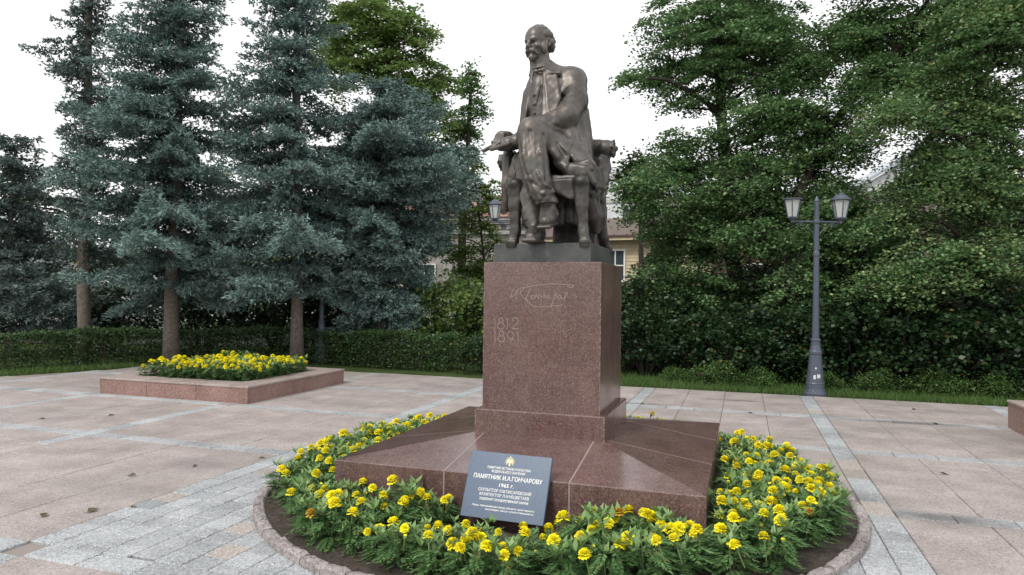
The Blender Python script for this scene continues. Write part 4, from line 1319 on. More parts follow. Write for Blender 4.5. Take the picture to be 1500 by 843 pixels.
def bud_mesh():
    b = MB(); b.lathe([(.003, -.10), (.004, -.02), (.011, -.012), (.014, 0.0), (.011, .008)], 8, 0)
    b.lathe([(.011, .008), (.013, .012), (.006, .019)], 8, 1)
    return b.mesh('flower_bud', [M_BUD, M_PETAL])


FOL = [marigold_foliage(100 + i, 0.212 + 0.014 * (i % 4), 0.18, 56 + 3 * i) for i in range(6)]
FLW = [flower_mesh(200 + i, 0.0295 + 0.0038 * i) for i in range(4)]
_fade = flower_mesh(231, 0.031); _fade.materials[0] = M_FADED; FLW.append(_fade)
BUD = bud_mesh()


def marigold(x, y, z, s, label, group, rng, nfl):
    p = empty('marigold_plant', (x, y, z), rng.uniform(0, 6.28))
    p.scale = (s, s, s)
    tag(p, label, 'flower', group)
    obj('foliage', FOL[rng.randrange(6)], p)
    a0 = rng.uniform(0, 6.28)
    for k in range(nfl):
        a = a0 + k * 6.283 / nfl + rng.uniform(-.5, .5); r = rng.uniform(0.05, 0.15)
        obj('flower_head', FLW[rng.randrange(4)] if rng.random() > 0.025 else FLW[4], p, (r * math.cos(a), r * math.sin(a), rng.uniform(0.205, 0.285)), (rng.gauss(0.15, .22), rng.gauss(0, .25), rng.uniform(0, 6.28)))
    if rng.random() < 0.55:
        a = rng.uniform(0, 6.28)
        obj('flower_bud', BUD, p, (0.09 * math.cos(a), 0.09 * math.sin(a), rng.uniform(0.19, 0.235)), (rng.gauss(0, .2), rng.gauss(0, .2), 0))
    return p


rg = random.Random(11)
spots = []
for _ in range(9000):
    r = math.sqrt(rg.uniform(1.2 ** 2, 2.22 ** 2)); a = rg.uniform(0, 2 * math.pi)
    x, y = r * math.cos(a), r * math.sin(a)
    e = max(abs(x), abs(y))
    if e < HO + 0.13 or r > 2.17 + 0.025 * math.sin(a * 7): continue
    if -0.42 < x < 0.48 and -1.80 < y < -1.3: continue               # room for the plaque
    if all((x - u) ** 2 + (y - v) ** 2 > 0.158 ** 2 for u, v in spots): spots.append((x, y))
BLOOM = {1: 'marigold with one yellow bloom', 2: 'marigold with two yellow blooms', 3: 'marigold with three yellow blooms', 4: 'marigold with four yellow blooms'}
for x, y in spots:
    side = ('in front of the plinth' if y < -abs(x) else 'left of the plinth' if x < -abs(y) else 'right of the plinth' if x > abs(y) else 'behind the plinth')
    p = LW(x, y, soil_z(x, y) - 0.01)
    n = rg.choices((1, 2, 3, 4), (3, 4, 2.4, 0.8))[0]
    e, r = max(abs(x), abs(y)), math.hypot(x, y)
    row = 'by the kerb' if r > 1.98 else 'against the stone' if e < HO + 0.27 else 'in the middle row'
    u = x if side[0] in 'ib' else y
    part = (('left third', 'middle', 'right third') if side[0] in 'ib' else ('near end', 'middle', 'far end'))[0 if u < -0.45 else 1 if u < 0.45 else 2]
    big = 1.0 if y < 0.4 else 0.92
    marigold(p.x, p.y, p.z, rg.uniform(0.86, 1.08) * big * (0.84 if -0.6 < x < 0.65 and -2.1 < y < 0 else 1), BLOOM[n] + ' %s, %s, %s' % (row, side, part), 'marigolds in the round bed ' + side, rg, n)
lx0, lx1, ly0, ly1, h_, rim_ = PL
pspots = []
for _ in range(6000):
    x, y = rg.uniform(lx0 + rim_ + .02, lx1 - rim_ - .02), rg.uniform(ly0 + rim_ + .02, ly1 - rim_ - .02)
    if all((x - u) ** 2 + (y - v) ** 2 > 0.185 ** 2 for u, v in pspots): pspots.append((x, y))
for x, y in pspots:
    p = LW(x, y, h_ - 0.045)
    n = rg.choices((2, 3, 4), (3, 5, 4))[0]
    fx, fy = (x - lx0 - rim_) / (lx1 - lx0 - 2 * rim_), (y - ly0 - rim_) / (ly1 - ly0 - 2 * rim_)
    place = ('front', 'middle', 'back')[min(2, int(fy * 3))] + ' row, ' + ('left third', 'centre', 'right third')[min(2, int(fx * 3))]
    marigold(p.x, p.y, p.z, rg.uniform(0.85, 1.1), BLOOM[n] + ' in the square planter, ' + place, 'marigolds in the square planter', rg, n)

# ------------------------------------------------------------------ grass, fallen leaves
M_GRASS = leaf_mat('grass_blade', ((0.040, 0.090, 0.018), (0.066, 0.135, 0.028), (0.11, 0.18, 0.05)), 0.5, 0.25, patch=0.8)
g = np.random.default_rng(5)
lx = g.uniform(-3.2, 14.5, 60000); ly = LY_EDGE + 0.22 + np.abs(g.normal(0, 0.75, 60000))
keep = ly < LY_EDGE + 2.6; lx, ly = lx[keep], ly[keep]
x = CX + lx * _c - ly * _s; y = CY + lx * _s + ly * _c
t = g.uniform(0, 1, 26000); yl = 6 + 9.4 * t + g.normal(0, .1, 26000)
xl = np.where(yl < 12.75, -14 + (yl - 4.5) / 8.25 * 4.45, -9.55 + (yl - 12.75) / 2.4 * 2.0) - 0.5 - np.abs(g.normal(0, 0.6, 26000))
x = np.concatenate([x, xl]); y = np.concatenate([y, yl]); n = len(x)
P = np.stack([x, y, np.full(n, -0.07)], -1)
hh = g.uniform(0.05, 0.13, n) * np.where(g.random(n) < .06, 1.7, 1)
a = g.uniform(0, 6.28, n); lean = g.normal(0, .045, (n, 2))
tip = P + np.concatenate([lean, hh[:, None]], 1); w = np.stack([np.cos(a), np.sin(a), 0 * a], -1) * 0.007
V = np.stack([P - w, P + w, tip], 1).reshape(-1, 3)
tag(obj('grass', mesh_np('grass', V, np.arange(len(V)).reshape(-1, 3), M_GRASS)), kind='stuff')
M_DEAD = simple('dry_leaf', (0.075, 0.07, 0.035), 0.8, noise=30, amt=0.5)
b = MB(); b.poly([(-.035, 0, .004), (-.01, -.022, .012), (.04, -.004, .004), (.0, .022, .014)]); b.poly([(-.06, .002, .006), (-.035, 0, .004), (-.036, .004, .005)])
DL = b.mesh('fallen_leaf', M_DEAD)
for px, py, s in ((-3.38, 5.08, 1.3), (-3.10, 5.20, 1.5), (-2.85, 5.30, .8), (-2.95, 6.55, .9), (-3.35, 6.2, 1.2), (-1.62, 5.1, 1.2), (-2.45, 6.9, 1.0), (-5.2, 9.1, 1.4), (-5.9, 8.8, 1.2), (2.0, 10.6, 1.2), (3.4, 9.9, 1.2), (5.6, 9.2, 1.4), (6.0, 10.4, 1.4), (1.0, 10.9, 1.5), (4.1, 6.6, 1.2)):
    o = obj('fallen_leaf', DL, None, (px, py, 0.003), (rg.gauss(0, .15), rg.gauss(0, .15), rg.uniform(0, 6.28))); o.scale = (s, s, s)
    tag(o, 'small dark dry leaf lying on the pale paving', 'leaf', 'dry leaves fallen on the paving')
# ------------------------------------------------------------------ trees
mbk = NT('spruce_bark', 0.9, 0.2)
mbk.color(mbk.ramp(mbk.noise(18, 6, 0.75), [(0.3, (0.085, 0.072, 0.062)), (0.5, (0.17, 0.145, 0.125)), (0.7, (0.26, 0.225, 0.20))]))
mbk.bump(mbk.noise(30, 5, 0.8), 1.0, 0.03); M_BARK = mbk.m
mbk = NT('dark_bark', 0.9, 0.2)
mbk.color(mbk.ramp(mbk.noise(12, 6, 0.75), [(0.3, (0.028, 0.024, 0.02)), (0.6, (0.06, 0.052, 0.044)), (0.8, (0.10, 0.09, 0.075))]))
mbk.bump(mbk.noise(24, 5, 0.8), 1.0, 0.03); M_BARK2 = mbk.m
SPR = ((0.046, 0.060, 0.044), (0.062, 0.112, 0.100), (0.120, 0.188, 0.176), (0.285, 0.405, 0.385))
M_SPRUCE = leaf_mat('blue_spruce_needles', SPR, 0.6, 0.0, attr='tip', patch=1.3)
M_SPRUCE2 = leaf_mat('dark_spruce_needles', ((0.024, 0.044, 0.038), (0.044, 0.072, 0.064), (0.100, 0.145, 0.130), (0.250, 0.335, 0.310)), 0.6, 0.0, attr='tip', patch=1.3)
M_CONE = simple('spruce_cones', (0.16, 0.085, 0.04), 0.8, noise=40, amt=0.3)


def nrmz(a):
    return a / np.maximum(np.linalg.norm(a, axis=-1, keepdims=True), 1e-9)


def spruce(base, H, zc, rfun, seed, label, trunk_r=0.2, lean=(0, 0), n=260, mat=None, ztop_dense=10.0, cones=0, zpow=1.0, step=0.045, whorl=0.50):
    g = np.random.default_rng(seed)
    root = empty('spruce_tree', base); tag(root, label, 'spruce')
    def axis(z): return np.array([lean[0] * z, lean[1] * z, z])
    t = MB(); zs = np.linspace(-0.1, H, 16)
    t.tube([tuple(axis(z) + np.array([0.03 * math.sin(z * 1.3 + seed), 0.03 * math.cos(z * 1.1), 0])) for z in zs], [max(0.015, trunk_r * (1 - 0.95 * z / H) * (1.22 if z < 0.05 else 1)) for z in zs], 12)
    t.build('trunk', M_BARK, root, smooth=True)
    P, D, tipv = [], [], []
    bl = MB()
    for i in range(n):
        u = (i + g.uniform(0, 1)) / n
        z = zc + (H - zc) * u ** zpow
        z = zc + whorl * round((z - zc) / whorl) + g.normal(0, .07)        # boughs stand in whorls
        if z > ztop_dense and g.random() < 0.55: continue
        a = i * 2.39996 + g.normal(0, .5)
        if math.sin(a * 2 + z * 1.7) * math.sin(z * 1.15 + a * 3) < -0.42: continue      # holes in the crown
        Lb = rfun((z - zc) / (H - zc), a, z) * (g.uniform(.74, 1.15) if i % 2 else g.uniform(.22, .62))
        if Lb < 0.12: continue
        out = np.array([math.cos(a), math.sin(a), 0]); side = np.array([-math.sin(a), math.cos(a), 0])
        droop = g.uniform(0.15, 0.65) * (1.0 - 0.35 * u); rise = g.uniform(0.05, 0.38)
        o = axis(z)
        def pt(s): return o + out * (Lb * s) + np.array([0, 0, 1]) * Lb * (-droop * s * 1.2 + (droop * .55 + rise * .6) * s * s)
        if i % 2 == 0: bl.tube([tuple(pt(s)) for s in (0, .3, .6, .9)], [0.028 * Lb ** .5, .02 * Lb ** .5, .012, .004], 4, cap=False)
        nb = max(5, int(Lb / 0.078))
        for j in range(nb):
            s = 0.10 + 0.90 * (j + g.uniform(0, 1)) / nb
            q = pt(s)
            for sg in (-1, 1):
                ll = (0.10 + 0.42 * Lb * (1.02 - s) ** 0.75 * min(1, s * 2.4)) * g.uniform(.7, 1.15)
                ll = min(ll, 0.75)
                dv = out * g.uniform(.45, .9) + side * sg * g.uniform(.6, 1.0) + np.array([0, 0, g.uniform(-.22, .10)])
                dv /= np.linalg.norm(dv)
                k = max(2, int(ll / step)); ss = (np.arange(k) + g.uniform(0, 1, k)) / k
                pts = q + dv * (ll * ss)[:, None] - np.array([0, 0, 1]) * (0.34 * ll * ss ** 2)[:, None] + g.normal(0, 1, (k, 3)) * np.array([.03, .03, .04])
                P.append(pts); D.append(np.repeat(dv[None], k, 0)); tipv.append(np.clip(0.15 + 0.85 * ss * (0.3 + 0.7 * s), 0, 1))
        k = 5; P.append(np.array([pt(s) for s in np.linspace(.85, 1.02, k)])); D.append(np.repeat(nrmz(pt(1.) - pt(.9))[None], k, 0)); tipv.append(np.ones(k))
    k = int(320 * (min(H, ztop_dense + 2) - zc))                          # old inner needles close round the trunk
    zi = g.uniform(zc + 0.2, min(H - .3, ztop_dense + 2), k); ai = g.uniform(0, 6.283, k); ri = g.uniform(.08, .55, k) * np.clip(1.2 - (zi - zc) / (H - zc), .2, 1)
    P.append(np.stack([lean[0] * zi + ri * np.cos(ai), lean[1] * zi + ri * np.sin(ai), zi], -1)); D.append(nrmz(np.stack([np.cos(ai), np.sin(ai), g.normal(-.2, .4, k)], -1))); tipv.append(g.uniform(0, .35, k))
    P, D, tipv = np.concatenate(P), np.concatenate(D), np.concatenate(tipv)
    m = len(P)
    Vs, A = [], []
    for q in range(3):                                                  # three needle blades per tuft
        d = nrmz(D + g.normal(0, .55, (m, 3)) + np.array([0, 0, 0.22 if q == 0 else 0.05]))
        w = nrmz(np.cross(d, g.normal(0, 1, (m, 3))))
        L = g.uniform(.065, .115, m)[:, None]; wd = 0.017
        Vs.append(np.stack([P - w * wd, P + w * wd, P + d * L], 1)); A.append(np.stack([tipv * .45, tipv * .45, tipv], 1))
    V = np.concatenate(Vs).reshape(-1, 3); A = np.concatenate(A).reshape(-1)
    nb_ = len(bl.v); BV = np.array([tuple(v) for v in bl.v], float); BF = np.array([(f[0], f[1], f[2]) for f in bl.f] + [(f[0], f[2], f[3]) for f in bl.f])
    T = np.arange(len(V)).reshape(-1, 3)                                  # needles first, then the branch wood
    me = mesh_np('crown', np.concatenate([V, BV]), np.concatenate([T, BF + len(V)]), [mat or M_SPRUCE, M_BARK2], False, np.r_[np.zeros(len(T)), np.ones(len(BF))])
    at_ = me.attributes.new('tip', 'FLOAT', 'POINT'); at_.data.foreach_set('value', np.r_[A, np.zeros(nb_)].astype(np.float32))
    obj('crown', me, root)
    if cones:
        c = MB()
        for i in range(cones):
            q = P[g.integers(0, m)]
            for _ in range(60):
                q = P[g.integers(0, m)]
                if q[2] > 5.5: break
            c.lathe([(.006, -.10), (.016, -.08), (.017, -.04), (.008, 0)], 5, cx=q[0], cy=q[1]); 
            nv = 4 * 5
            for k in range(len(c.v) - nv, len(c.v)): c.v[k] = (c.v[k][0], c.v[k][1], c.v[k][2] + q[2])
        tag(c.build('cones', M_CONE, root), kind='stuff')
    return root


def cone_r(r0, p=0.8, low=0.85, bulge=None):
    def f(u, a, z):
        r = r0 * max(0.0, 1 - u) ** p
        if u < 0.08: r *= low + (1 - low) * u / 0.08
        r *= 1 + 0.14 * math.sin(a * 2 + z * 1.1) + 0.10 * math.sin(a * 3 - z * 2.3)
        if bulge: r *= bulge(u, a, z)
        return r
    return f


spruce((-9.8, 16.0, -0.06), 14.5, 2.2, cone_r(1.55, 1.0, bulge=lambda u, a, z: 0.58 + 0.55 * (math.sin(z * 2.3 + a) > 0.1)), 21, 'tall thin spruce with a bare mossy trunk, leftmost of the trunks behind the hedge',
       0.15, n=330, mat=M_SPRUCE2, whorl=0.5)
spruce((-7.75, 15.9, -0.06), 14.5, 2.0, cone_r(2.75, 1.2), 22, 'big blue spruce with a straight pale trunk rising behind the left end of the planter', 0.17, (0.012, 0), n=600, cones=20)
spruce((-4.95, 16.2, -0.06), 15.0, 1.95, cone_r(2.75, 1.5), 23, 'big blue spruce with a leaning trunk behind the right end of the planter', 0.15, (-0.02, 0), n=600, cones=50)


def broad(u, a, z):
    # flat-topped, fuller towards the right of the view
    right = np.interp(u, (0, .22, .45, .65, .86, 1), (0.8, 1.15, 1.65, 2.3, 2.25, 0.9))
    left = np.interp(u, (0, .22, .45, .65, .86, 1), (0.8, 1.5, 1.9, 1.8, 1.3, 0.4))
    w = 0.5 + 0.5 * math.cos(a)
    return float(left + (right - left) * w) * (1 + 0.13 * math.sin(a * 3 + z * 2.1))


spruce((-3.25, 17.3, -0.06), 6.8, 0.75, broad, 24, 'broad blue spruce with a flattened top and low drooping boughs, nearest the statue', 0.13, (0.02, 0), n=600)
spruce((-12.35, 17.2, -0.06), 5.5, 0.8, cone_r(2.0, 0.38), 25, 'short dark spruce cut by the left edge of the view', 0.12, n=220, mat=M_SPRUCE2)

# ------------------------------------------------------------------ broadleaf trees
M_LEAF = leaf_mat('linden_leaf', ((0.066, 0.138, 0.050), (0.122, 0.226, 0.086), (0.200, 0.322, 0.145)), 0.45, 0.28)
M_LEAF_D = leaf_mat('shaded_linden_leaf', ((0.020, 0.048, 0.014), (0.036, 0.078, 0.023), (0.062, 0.115, 0.035)), 0.45, 0.25)  # darker copy of the linden leaf, backdrop shade put into its colour
M_LEAF_Y = leaf_mat('bright_maple_leaf', ((0.090, 0.160, 0.042), (0.150, 0.240, 0.066), (0.22, 0.32, 0.105)), 0.45, 0.35)
M_BRACT = leaf_mat('pale_linden_bract', ((0.24, 0.31, 0.12), (0.32, 0.40, 0.17), (0.40, 0.48, 0.23)), 0.5, 0.3)


def leaf_cloud(C, rad, nper, size, rng, flat=0.42, tilt=0.62, centre=None):
    """leaves spread through flattened, drooping clusters"""
    m = len(C) * nper
    idx = np.repeat(np.arange(len(C)), nper)
    off = np.clip(rng.normal(0, 0.43, (m, 3)), -0.80, 0.80); off[:, 2] *= flat
    rr_ = np.repeat(rad, nper)[:, None]
    P = C[idx] + off * rr_
    if centre is not None:                                              # sprays hang outwards
        o = C[idx] - (centre[idx] if np.ndim(centre) == 2 else centre); o[:, 2] = 0; o = nrmz(o)
        P[:, 2] -= 0.38 * (off * rr_ * o).sum(-1)
    D, W, N = rots(m, rng, tilt)
    L = size * rng.uniform(.65, 1.25, m)
    return rhombs(P, D, W, L, L * 0.78, 0.07, N)


def broadleaf(name, base, lobes, trunk, tr, ncl, nper, size, seed, label, cat='tree', mat=None, group=None, crad=(0.28, 0.62), bract=0.0, bark=None, limbs=26, depth_scale=0.85, flat=0.30):
    """lobes: (dx, dy, z, horizontal radius, vertical radius) relative to base; trunk: list of (dx, dy, z)"""
    g = np.random.default_rng(seed)
    root = empty(name, base); tag(root, label, cat, group)
    vol = np.array([l[3] ** 2 * l[4] for l in lobes]) ** 0.75
    cnt = np.maximum(3, np.round(ncl * vol / vol.sum())).astype(int)
    C, cen = [], []
    for l, k in zip(lobes, cnt):
        d = nrmz(g.normal(0, 1, (k, 3))); r = g.uniform(0, 1, k) ** (1 / 2.3)
        C.append(np.array(l[:3]) + d * r[:, None] * np.array([l[3], l[3] * depth_scale, l[4]]) * 0.92); cen.append(np.repeat(np.array([l[:3]]), k, 0))
    C = np.concatenate(C); cen = np.concatenate(cen)
    rad = g.uniform(crad[0], crad[1], len(C))
    tp = [Vector(p) for p in trunk]
    t = MB(); rads = [tr * (1 - 0.75 * i / (len(tp) - 1)) * (1.25 if i == 0 else 1) for i in range(len(tp))]
    t.tube(tp, rads, 10)
    perm = g.permutation(len(C)); order = perm[:limbs]
    dense = []
    for a_, b_ in zip(tp[:-1], tp[1:]):
        for s in np.linspace(0, 1, 8): dense.append(a_.lerp(b_, s))
    for i in order:
        c = Vector(C[i])
        cand = [p for p in dense if p.z < c.z + 0.1] or dense[:1]
        q = min(cand, key=lambda p: (p - c).length + 0.4 * abs(p.z - (c.z - 0.8)))
        mid = q.lerp(c, 0.5) + Vector((g.normal(0, .12), g.normal(0, .12), 0.12 * (c - q).length))
        r0 = min(tr * 0.42, 0.03 + 0.02 * (c - q).length)
        t.tube([q, q.lerp(mid, .5) + Vector((0, 0, .05)), mid, mid.lerp(c, .5), c], [r0, r0 * .8, r0 * .6, r0 * .4, r0 * .18], 5, cap=False)
    hub = C[order]                                                        # twigs from the limbs to every other spray
    for i in perm[limbs:limbs + 420]:
        j = int(np.argmin(np.linalg.norm(hub - C[i], axis=1) + 0.6 * np.maximum(0, hub[:, 2] - C[i][2])))
        p_, c_ = Vector(hub[j]), Vector(C[i])
        if (p_ - c_).length < 2.2: t.tube([p_, p_.lerp(c_, .5) + Vector((g.normal(0, .06), g.normal(0, .06), 0.08)), c_], [0.016, 0.011, 0.004], 4, cap=False)
    t.build('trunk', bark or M_BARK2, root, smooth=True)
    V, F = leaf_cloud(C, rad, nper, size, g, flat, centre=cen)
    mi = None; mats = [mat or M_LEAF]
    if bract:
        mats.append(M_BRACT)
        hot = (g.random(len(C)) < 0.5)
        mi = ((g.random(len(F)) < bract) & np.repeat(hot, nper)).astype(np.int32)
    obj('crown', mesh_np('crown', V, F, mats, False, mi), root)
    return root


def lob(L, base, rnd, dz=0.0, dy=0.5):
    """(x, z, rx, rz) world outline lobes -> lobes with depth"""
    g = random.Random(rnd)
    return [(l[0] - base[0], l[4] if len(l) > 4 else g.uniform(-dy, dy), l[1] - base[2] + dz, l[2], l[3]) for l in L]


B = (5.45, 17.0, -0.06)
D4 = [(4.60, 7.98, 1.75, 1.25), (5.93, 8.33, 1.58, 1.33), (3.36, 7.12, 0.83, 0.75), (2.86, 6.78, 0.47, 0.37), (5.11, 6.98, 2.00, 0.70), (6.61, 7.42, 1.00, 1.00), (4.13, 4.71, 1.41, 0.83), (5.55, 4.98, 2.00, 0.83),
      (3.30, 4.12, 1.00, 0.83), (7.05, 4.66, 1.16, 0.92), (5.14, 3.39, 2.16, 0.92), (6.48, 3.41, 1.41, 1.00), (4.25, 2.87, 1.0, 0.83), (2.75, 3.95, 0.45, 0.45), (4.33, 1.88, 1.66, 0.75), (5.82, 1.98, 1.00, 0.58),
      (5.2, 10.4, 1.7, 1.3), (6.79, 5.75, 0.9, 0.75), (6.13, 4.22, 1.1, 0.75), (4.3, 3.4, 1.25, 0.8), (4.2, 1.6, 1.2, 0.6), (3.15, 3.45, 0.5, 0.3), (3.25, 1.7, 0.5, 0.4), (5.4, 5.6, 1.1, 0.55, -1.3), (5.5, 4.1, 1.3, 0.8, -1.5), (5.3, 2.9, 1.2, 0.6, -1.4), (5.3, 7.6, 1.2, 0.6, -1.2), (4.31, 5.34, 1.15, 0.35), (6.05, 5.81, 1.0, 0.58), (4.65, 6.38, 0.9, 0.35), (6.6, 3.2, 0.9, 0.7, -1.2)]
broadleaf('linden_tree', B, lob(D4, B, 1, dy=0.9), [(0.03, 0, 0), (0.02, 0, 1.9), (-0.2, 0, 4.2), (-0.4, 0, 6.2), (-0.52, 0, 9.0), (-0.5, 0, 11)], 0.22, 1120, 165, 0.080, 31,
          'large linden with layered drooping foliage standing just right of the statue', limbs=46)
B = (5.95, 15.3, -0.06)
D5 = [(7.52, 7.42, 1.17, 0.88), (8.77, 7.66, 1.32, 0.66), (8.56, 6.18, 0.88, 0.60), (7.24, 5.87, 0.70, 0.5), (6.64, 6.67, 0.55, 0.75), (9.51, 6.93, 1.03, 0.88), (6.58, 4.83, 0.62, 0.45), (7.92, 3.10, 1.03, 0.80), (7.05, 2.19, 1.17, 0.73), (8.3, 9.2, 1.6, 1.0), (6.28, 5.63, 0.66, 0.73), (9.53, 5.69, 0.88, 0.6), (7.96, 6.46, 0.8, 0.5), (6.89, 3.66, 0.85, 0.55), (7.3, 4.9, 0.55, 0.4, -0.5), (7.1, 5.2, 0.73, 0.51), (5.98, 6.28, 0.73, 0.59), (6.4, 2.9, 0.8, 0.8, -0.6), (6.0, 1.7, 0.8, 0.6, -0.6), (7.9, 2.2, 1.0, 0.8, -0.4)]
broadleaf('linden_tree', B, lob(D5, B, 2), [(-0.05, 0, 0), (0.05, 0, 2.0), (0.38, 0, 4.1), (1.2, 0, 5.72), (2.45, 0, 7.2), (3.2, 0, 8.4)], 0.16, 800, 150, 0.076, 32,
          'linden whose dark limb leans steeply to the right above the street lamp', limbs=26)
B = (8.9, 13.4, -0.06)
D6 = [(8.88, 6.68, 1.15, 0.76), (8.76, 5.21, 1.02, 0.76), (8.26, 3.80, 1.08, 0.76), (9.15, 3.56, 0.89, 1.02), (7.56, 3.15, 0.76, 0.57), (8.91, 2.28, 1.02, 0.64), (7.95, 2.27, 0.95, 0.64), (9.53, 4.71, 0.76, 1.15), (7.25, 1.88, 0.89, 0.57), (9.77, 6.50, 0.89, 1.02), (9.5, 8.2, 1.4, 1.0), (10.3, 3.2, 1.0, 1.4), (8.2, 4.5, 0.62, 0.5), (7.62, 3.86, 0.5, 0.3), (8.77, 4.19, 0.85, 0.6), (7.22, 5.11, 0.76, 0.51), (8.5, 5.84, 0.76, 0.64)]
broadleaf('linden_tree', B, lob(D6, B, 3), [(0.2, 0.3, 0), (0.2, 0.2, 2.2), (0.1, 0, 4.5), (0.0, 0, 6.5), (0.2, 0, 8.5)], 0.19, 780, 155, 0.072, 33,
          'linden in pale bloom filling the right edge of the view, its boughs hanging low', bract=0.32, limbs=34)
B = (-4.9, 26.0, -0.06)
D1 = [(-4.83, 10.79, 1.91, 1.78), (-3.92, 9.39, 1.65, 1.40), (-5.74, 12.06, 1.78, 1.02), (-3.01, 7.87, 1.15, 1.40), (-6.48, 9.75, 1.27, 1.53), (-3.69, 11.32, 0.89, 1.02), (-4.6, 6.9, 1.6, 1.2), (-6.9, 11.2, 1.3, 1.3), (-3.2, 9.2, 1.2, 1.6)]
broadleaf('maple_tree', B, lob(D1, B, 4, dy=0.8), [(0, 0, 0), (0.1, 0, 4), (0, 0, 8), (0.1, 0, 12)], 0.28, 330, 130, 0.125, 34, 'tall bright green maple rising above the broad spruce', mat=M_LEAF_Y, crad=(0.4, 0.75))
B = (-2.1, 29.0, -0.06)
D2 = [(-1.81, 9.89, 0.68, 1.28), (-2.41, 8.17, 1.14, 1.28), (-1.46, 9.32, 0.45, 0.51), (-1.82, 10.89, 0.28, 0.51), (-2.91, 7.03, 1.14, 1.14)]
broadleaf('maple_tree', B, lob(D2, B, 5), [(0, 0, 0), (0, 0, 5), (0.2, 0, 8), (0.3, 0, 11)], 0.2, 120, 110, 0.12, 35, 'slim grey-green tree top between the broad spruce and the statue', mat=M_LEAF, crad=(0.32, 0.6))
B = (-0.75, 20.0, -0.06)
D3 = [(-1.02, 4.69, 0.78, 0.60), (-1.47, 3.70, 0.70, 0.65), (-0.68, 3.32, 0.43, 0.62), (-1.22, 5.27, 0.43, 0.33), (-0.32, 4.20, 0.27, 0.55), (-0.89, 2.24, 0.59, 0.55), (-1.78, 3.0, 0.55, 0.6), (-1.2, 2.4, 0.75, 0.7), (-0.9, 4.0, 0.6, 0.6)]
broadleaf('young_tree', B, lob(D3, B, 6, dy=0.3), [(0.02, 0, 0), (0.0, 0, 2.2), (-0.25, 0, 4.2), (-0.4, 0, 5.4)], 0.055, 170, 85, 0.085, 36, 'slender young tree with airy foliage in front of the old grey house', mat=M_LEAF_Y, crad=(0.22, 0.42), limbs=22)
for (B, L, sd, label, mt, ncl) in (
        ((-14.5, 24.0, -0.06), [(-16.72, 3.81, 2.11, 2.58), (-13.63, 2.4, 2.11, 1.41), (-15.50, 1.5, 2.11, 0.94), (-11.74, 1.9, 2.11, 0.9)], 41, 'dark leafy tree in the shade behind the leftmost spruces', M_LEAF_D, 150),
        ((-9.0, 25.0, -0.06), [(-10.07, 3.99, 1.96, 2.20), (-8.08, 2.0, 2.20, 1.47), (-10.27, 1.6, 2.20, 1.10), (-5.63, 2.0, 2.20, 1.47), (-6.64, 4.03, 1.96, 2.20)], 42, 'yellowish green tree glimpsed between the trunks of the two big blue spruces', M_LEAF_Y, 190),
        ((4.2, 23.0, -0.06), [(4.02, 5.3, 0.80, 0.9), (5.1, 2.39, 0.8, 1.0), (6.2, 1.51, 1.25, 0.90)], 43, 'bushy tree behind the linden, its edge beside the statue chair', M_LEAF_D, 110),
        ((10.2, 24.0, -0.06), [(8.69, 2.00, 1.7, 1.2), (11.51, 2.51, 2.58, 1.88), (11.49, 4.62, 1.88, 1.41), (10.11, 1.08, 2.11, 0.94)], 44, 'shadowy tree in front of the brick building, seen past the street lamp', M_LEAF_D, 190),
        ((13.6, 21.0, -0.06), [(12.54, 2.02, 2.47, 1.64), (15.01, 2.05, 1.85, 1.85), (13.76, 4.50, 2.26, 1.64), (11.93, 0.78, 2.06, 0.82), (14.40, 0.60, 2.06, 0.82)], 45, 'shadowy tree behind the blooming linden at the far right', M_LEAF_D, 220)):
    broadleaf('background_tree', B, lob(L, B, sd, dy=0.8), [(0, 0, 0), (0.1, 0, 2), (0, 0, 4)], 0.2, int(ncl * 1.25), 110, 0.13, sd, label, mat=mt, crad=(0.45, 0.85), limbs=16)

# ------------------------------------------------------------------ hedge and shrubs
M_HEDGE = leaf_mat('hedge_leaf', ((0.024, 0.056, 0.020), (0.044, 0.096, 0.032), (0.080, 0.150, 0.050)), 0.4, 0.15, patch=1.6)
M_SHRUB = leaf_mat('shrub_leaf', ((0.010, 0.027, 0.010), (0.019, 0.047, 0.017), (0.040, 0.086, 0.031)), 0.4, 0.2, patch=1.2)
M_WEED = leaf_mat('weed_leaf', ((0.035, 0.080, 0.020), (0.060, 0.125, 0.030), (0.095, 0.17, 0.045)), 0.45, 0.25, patch=1.5)


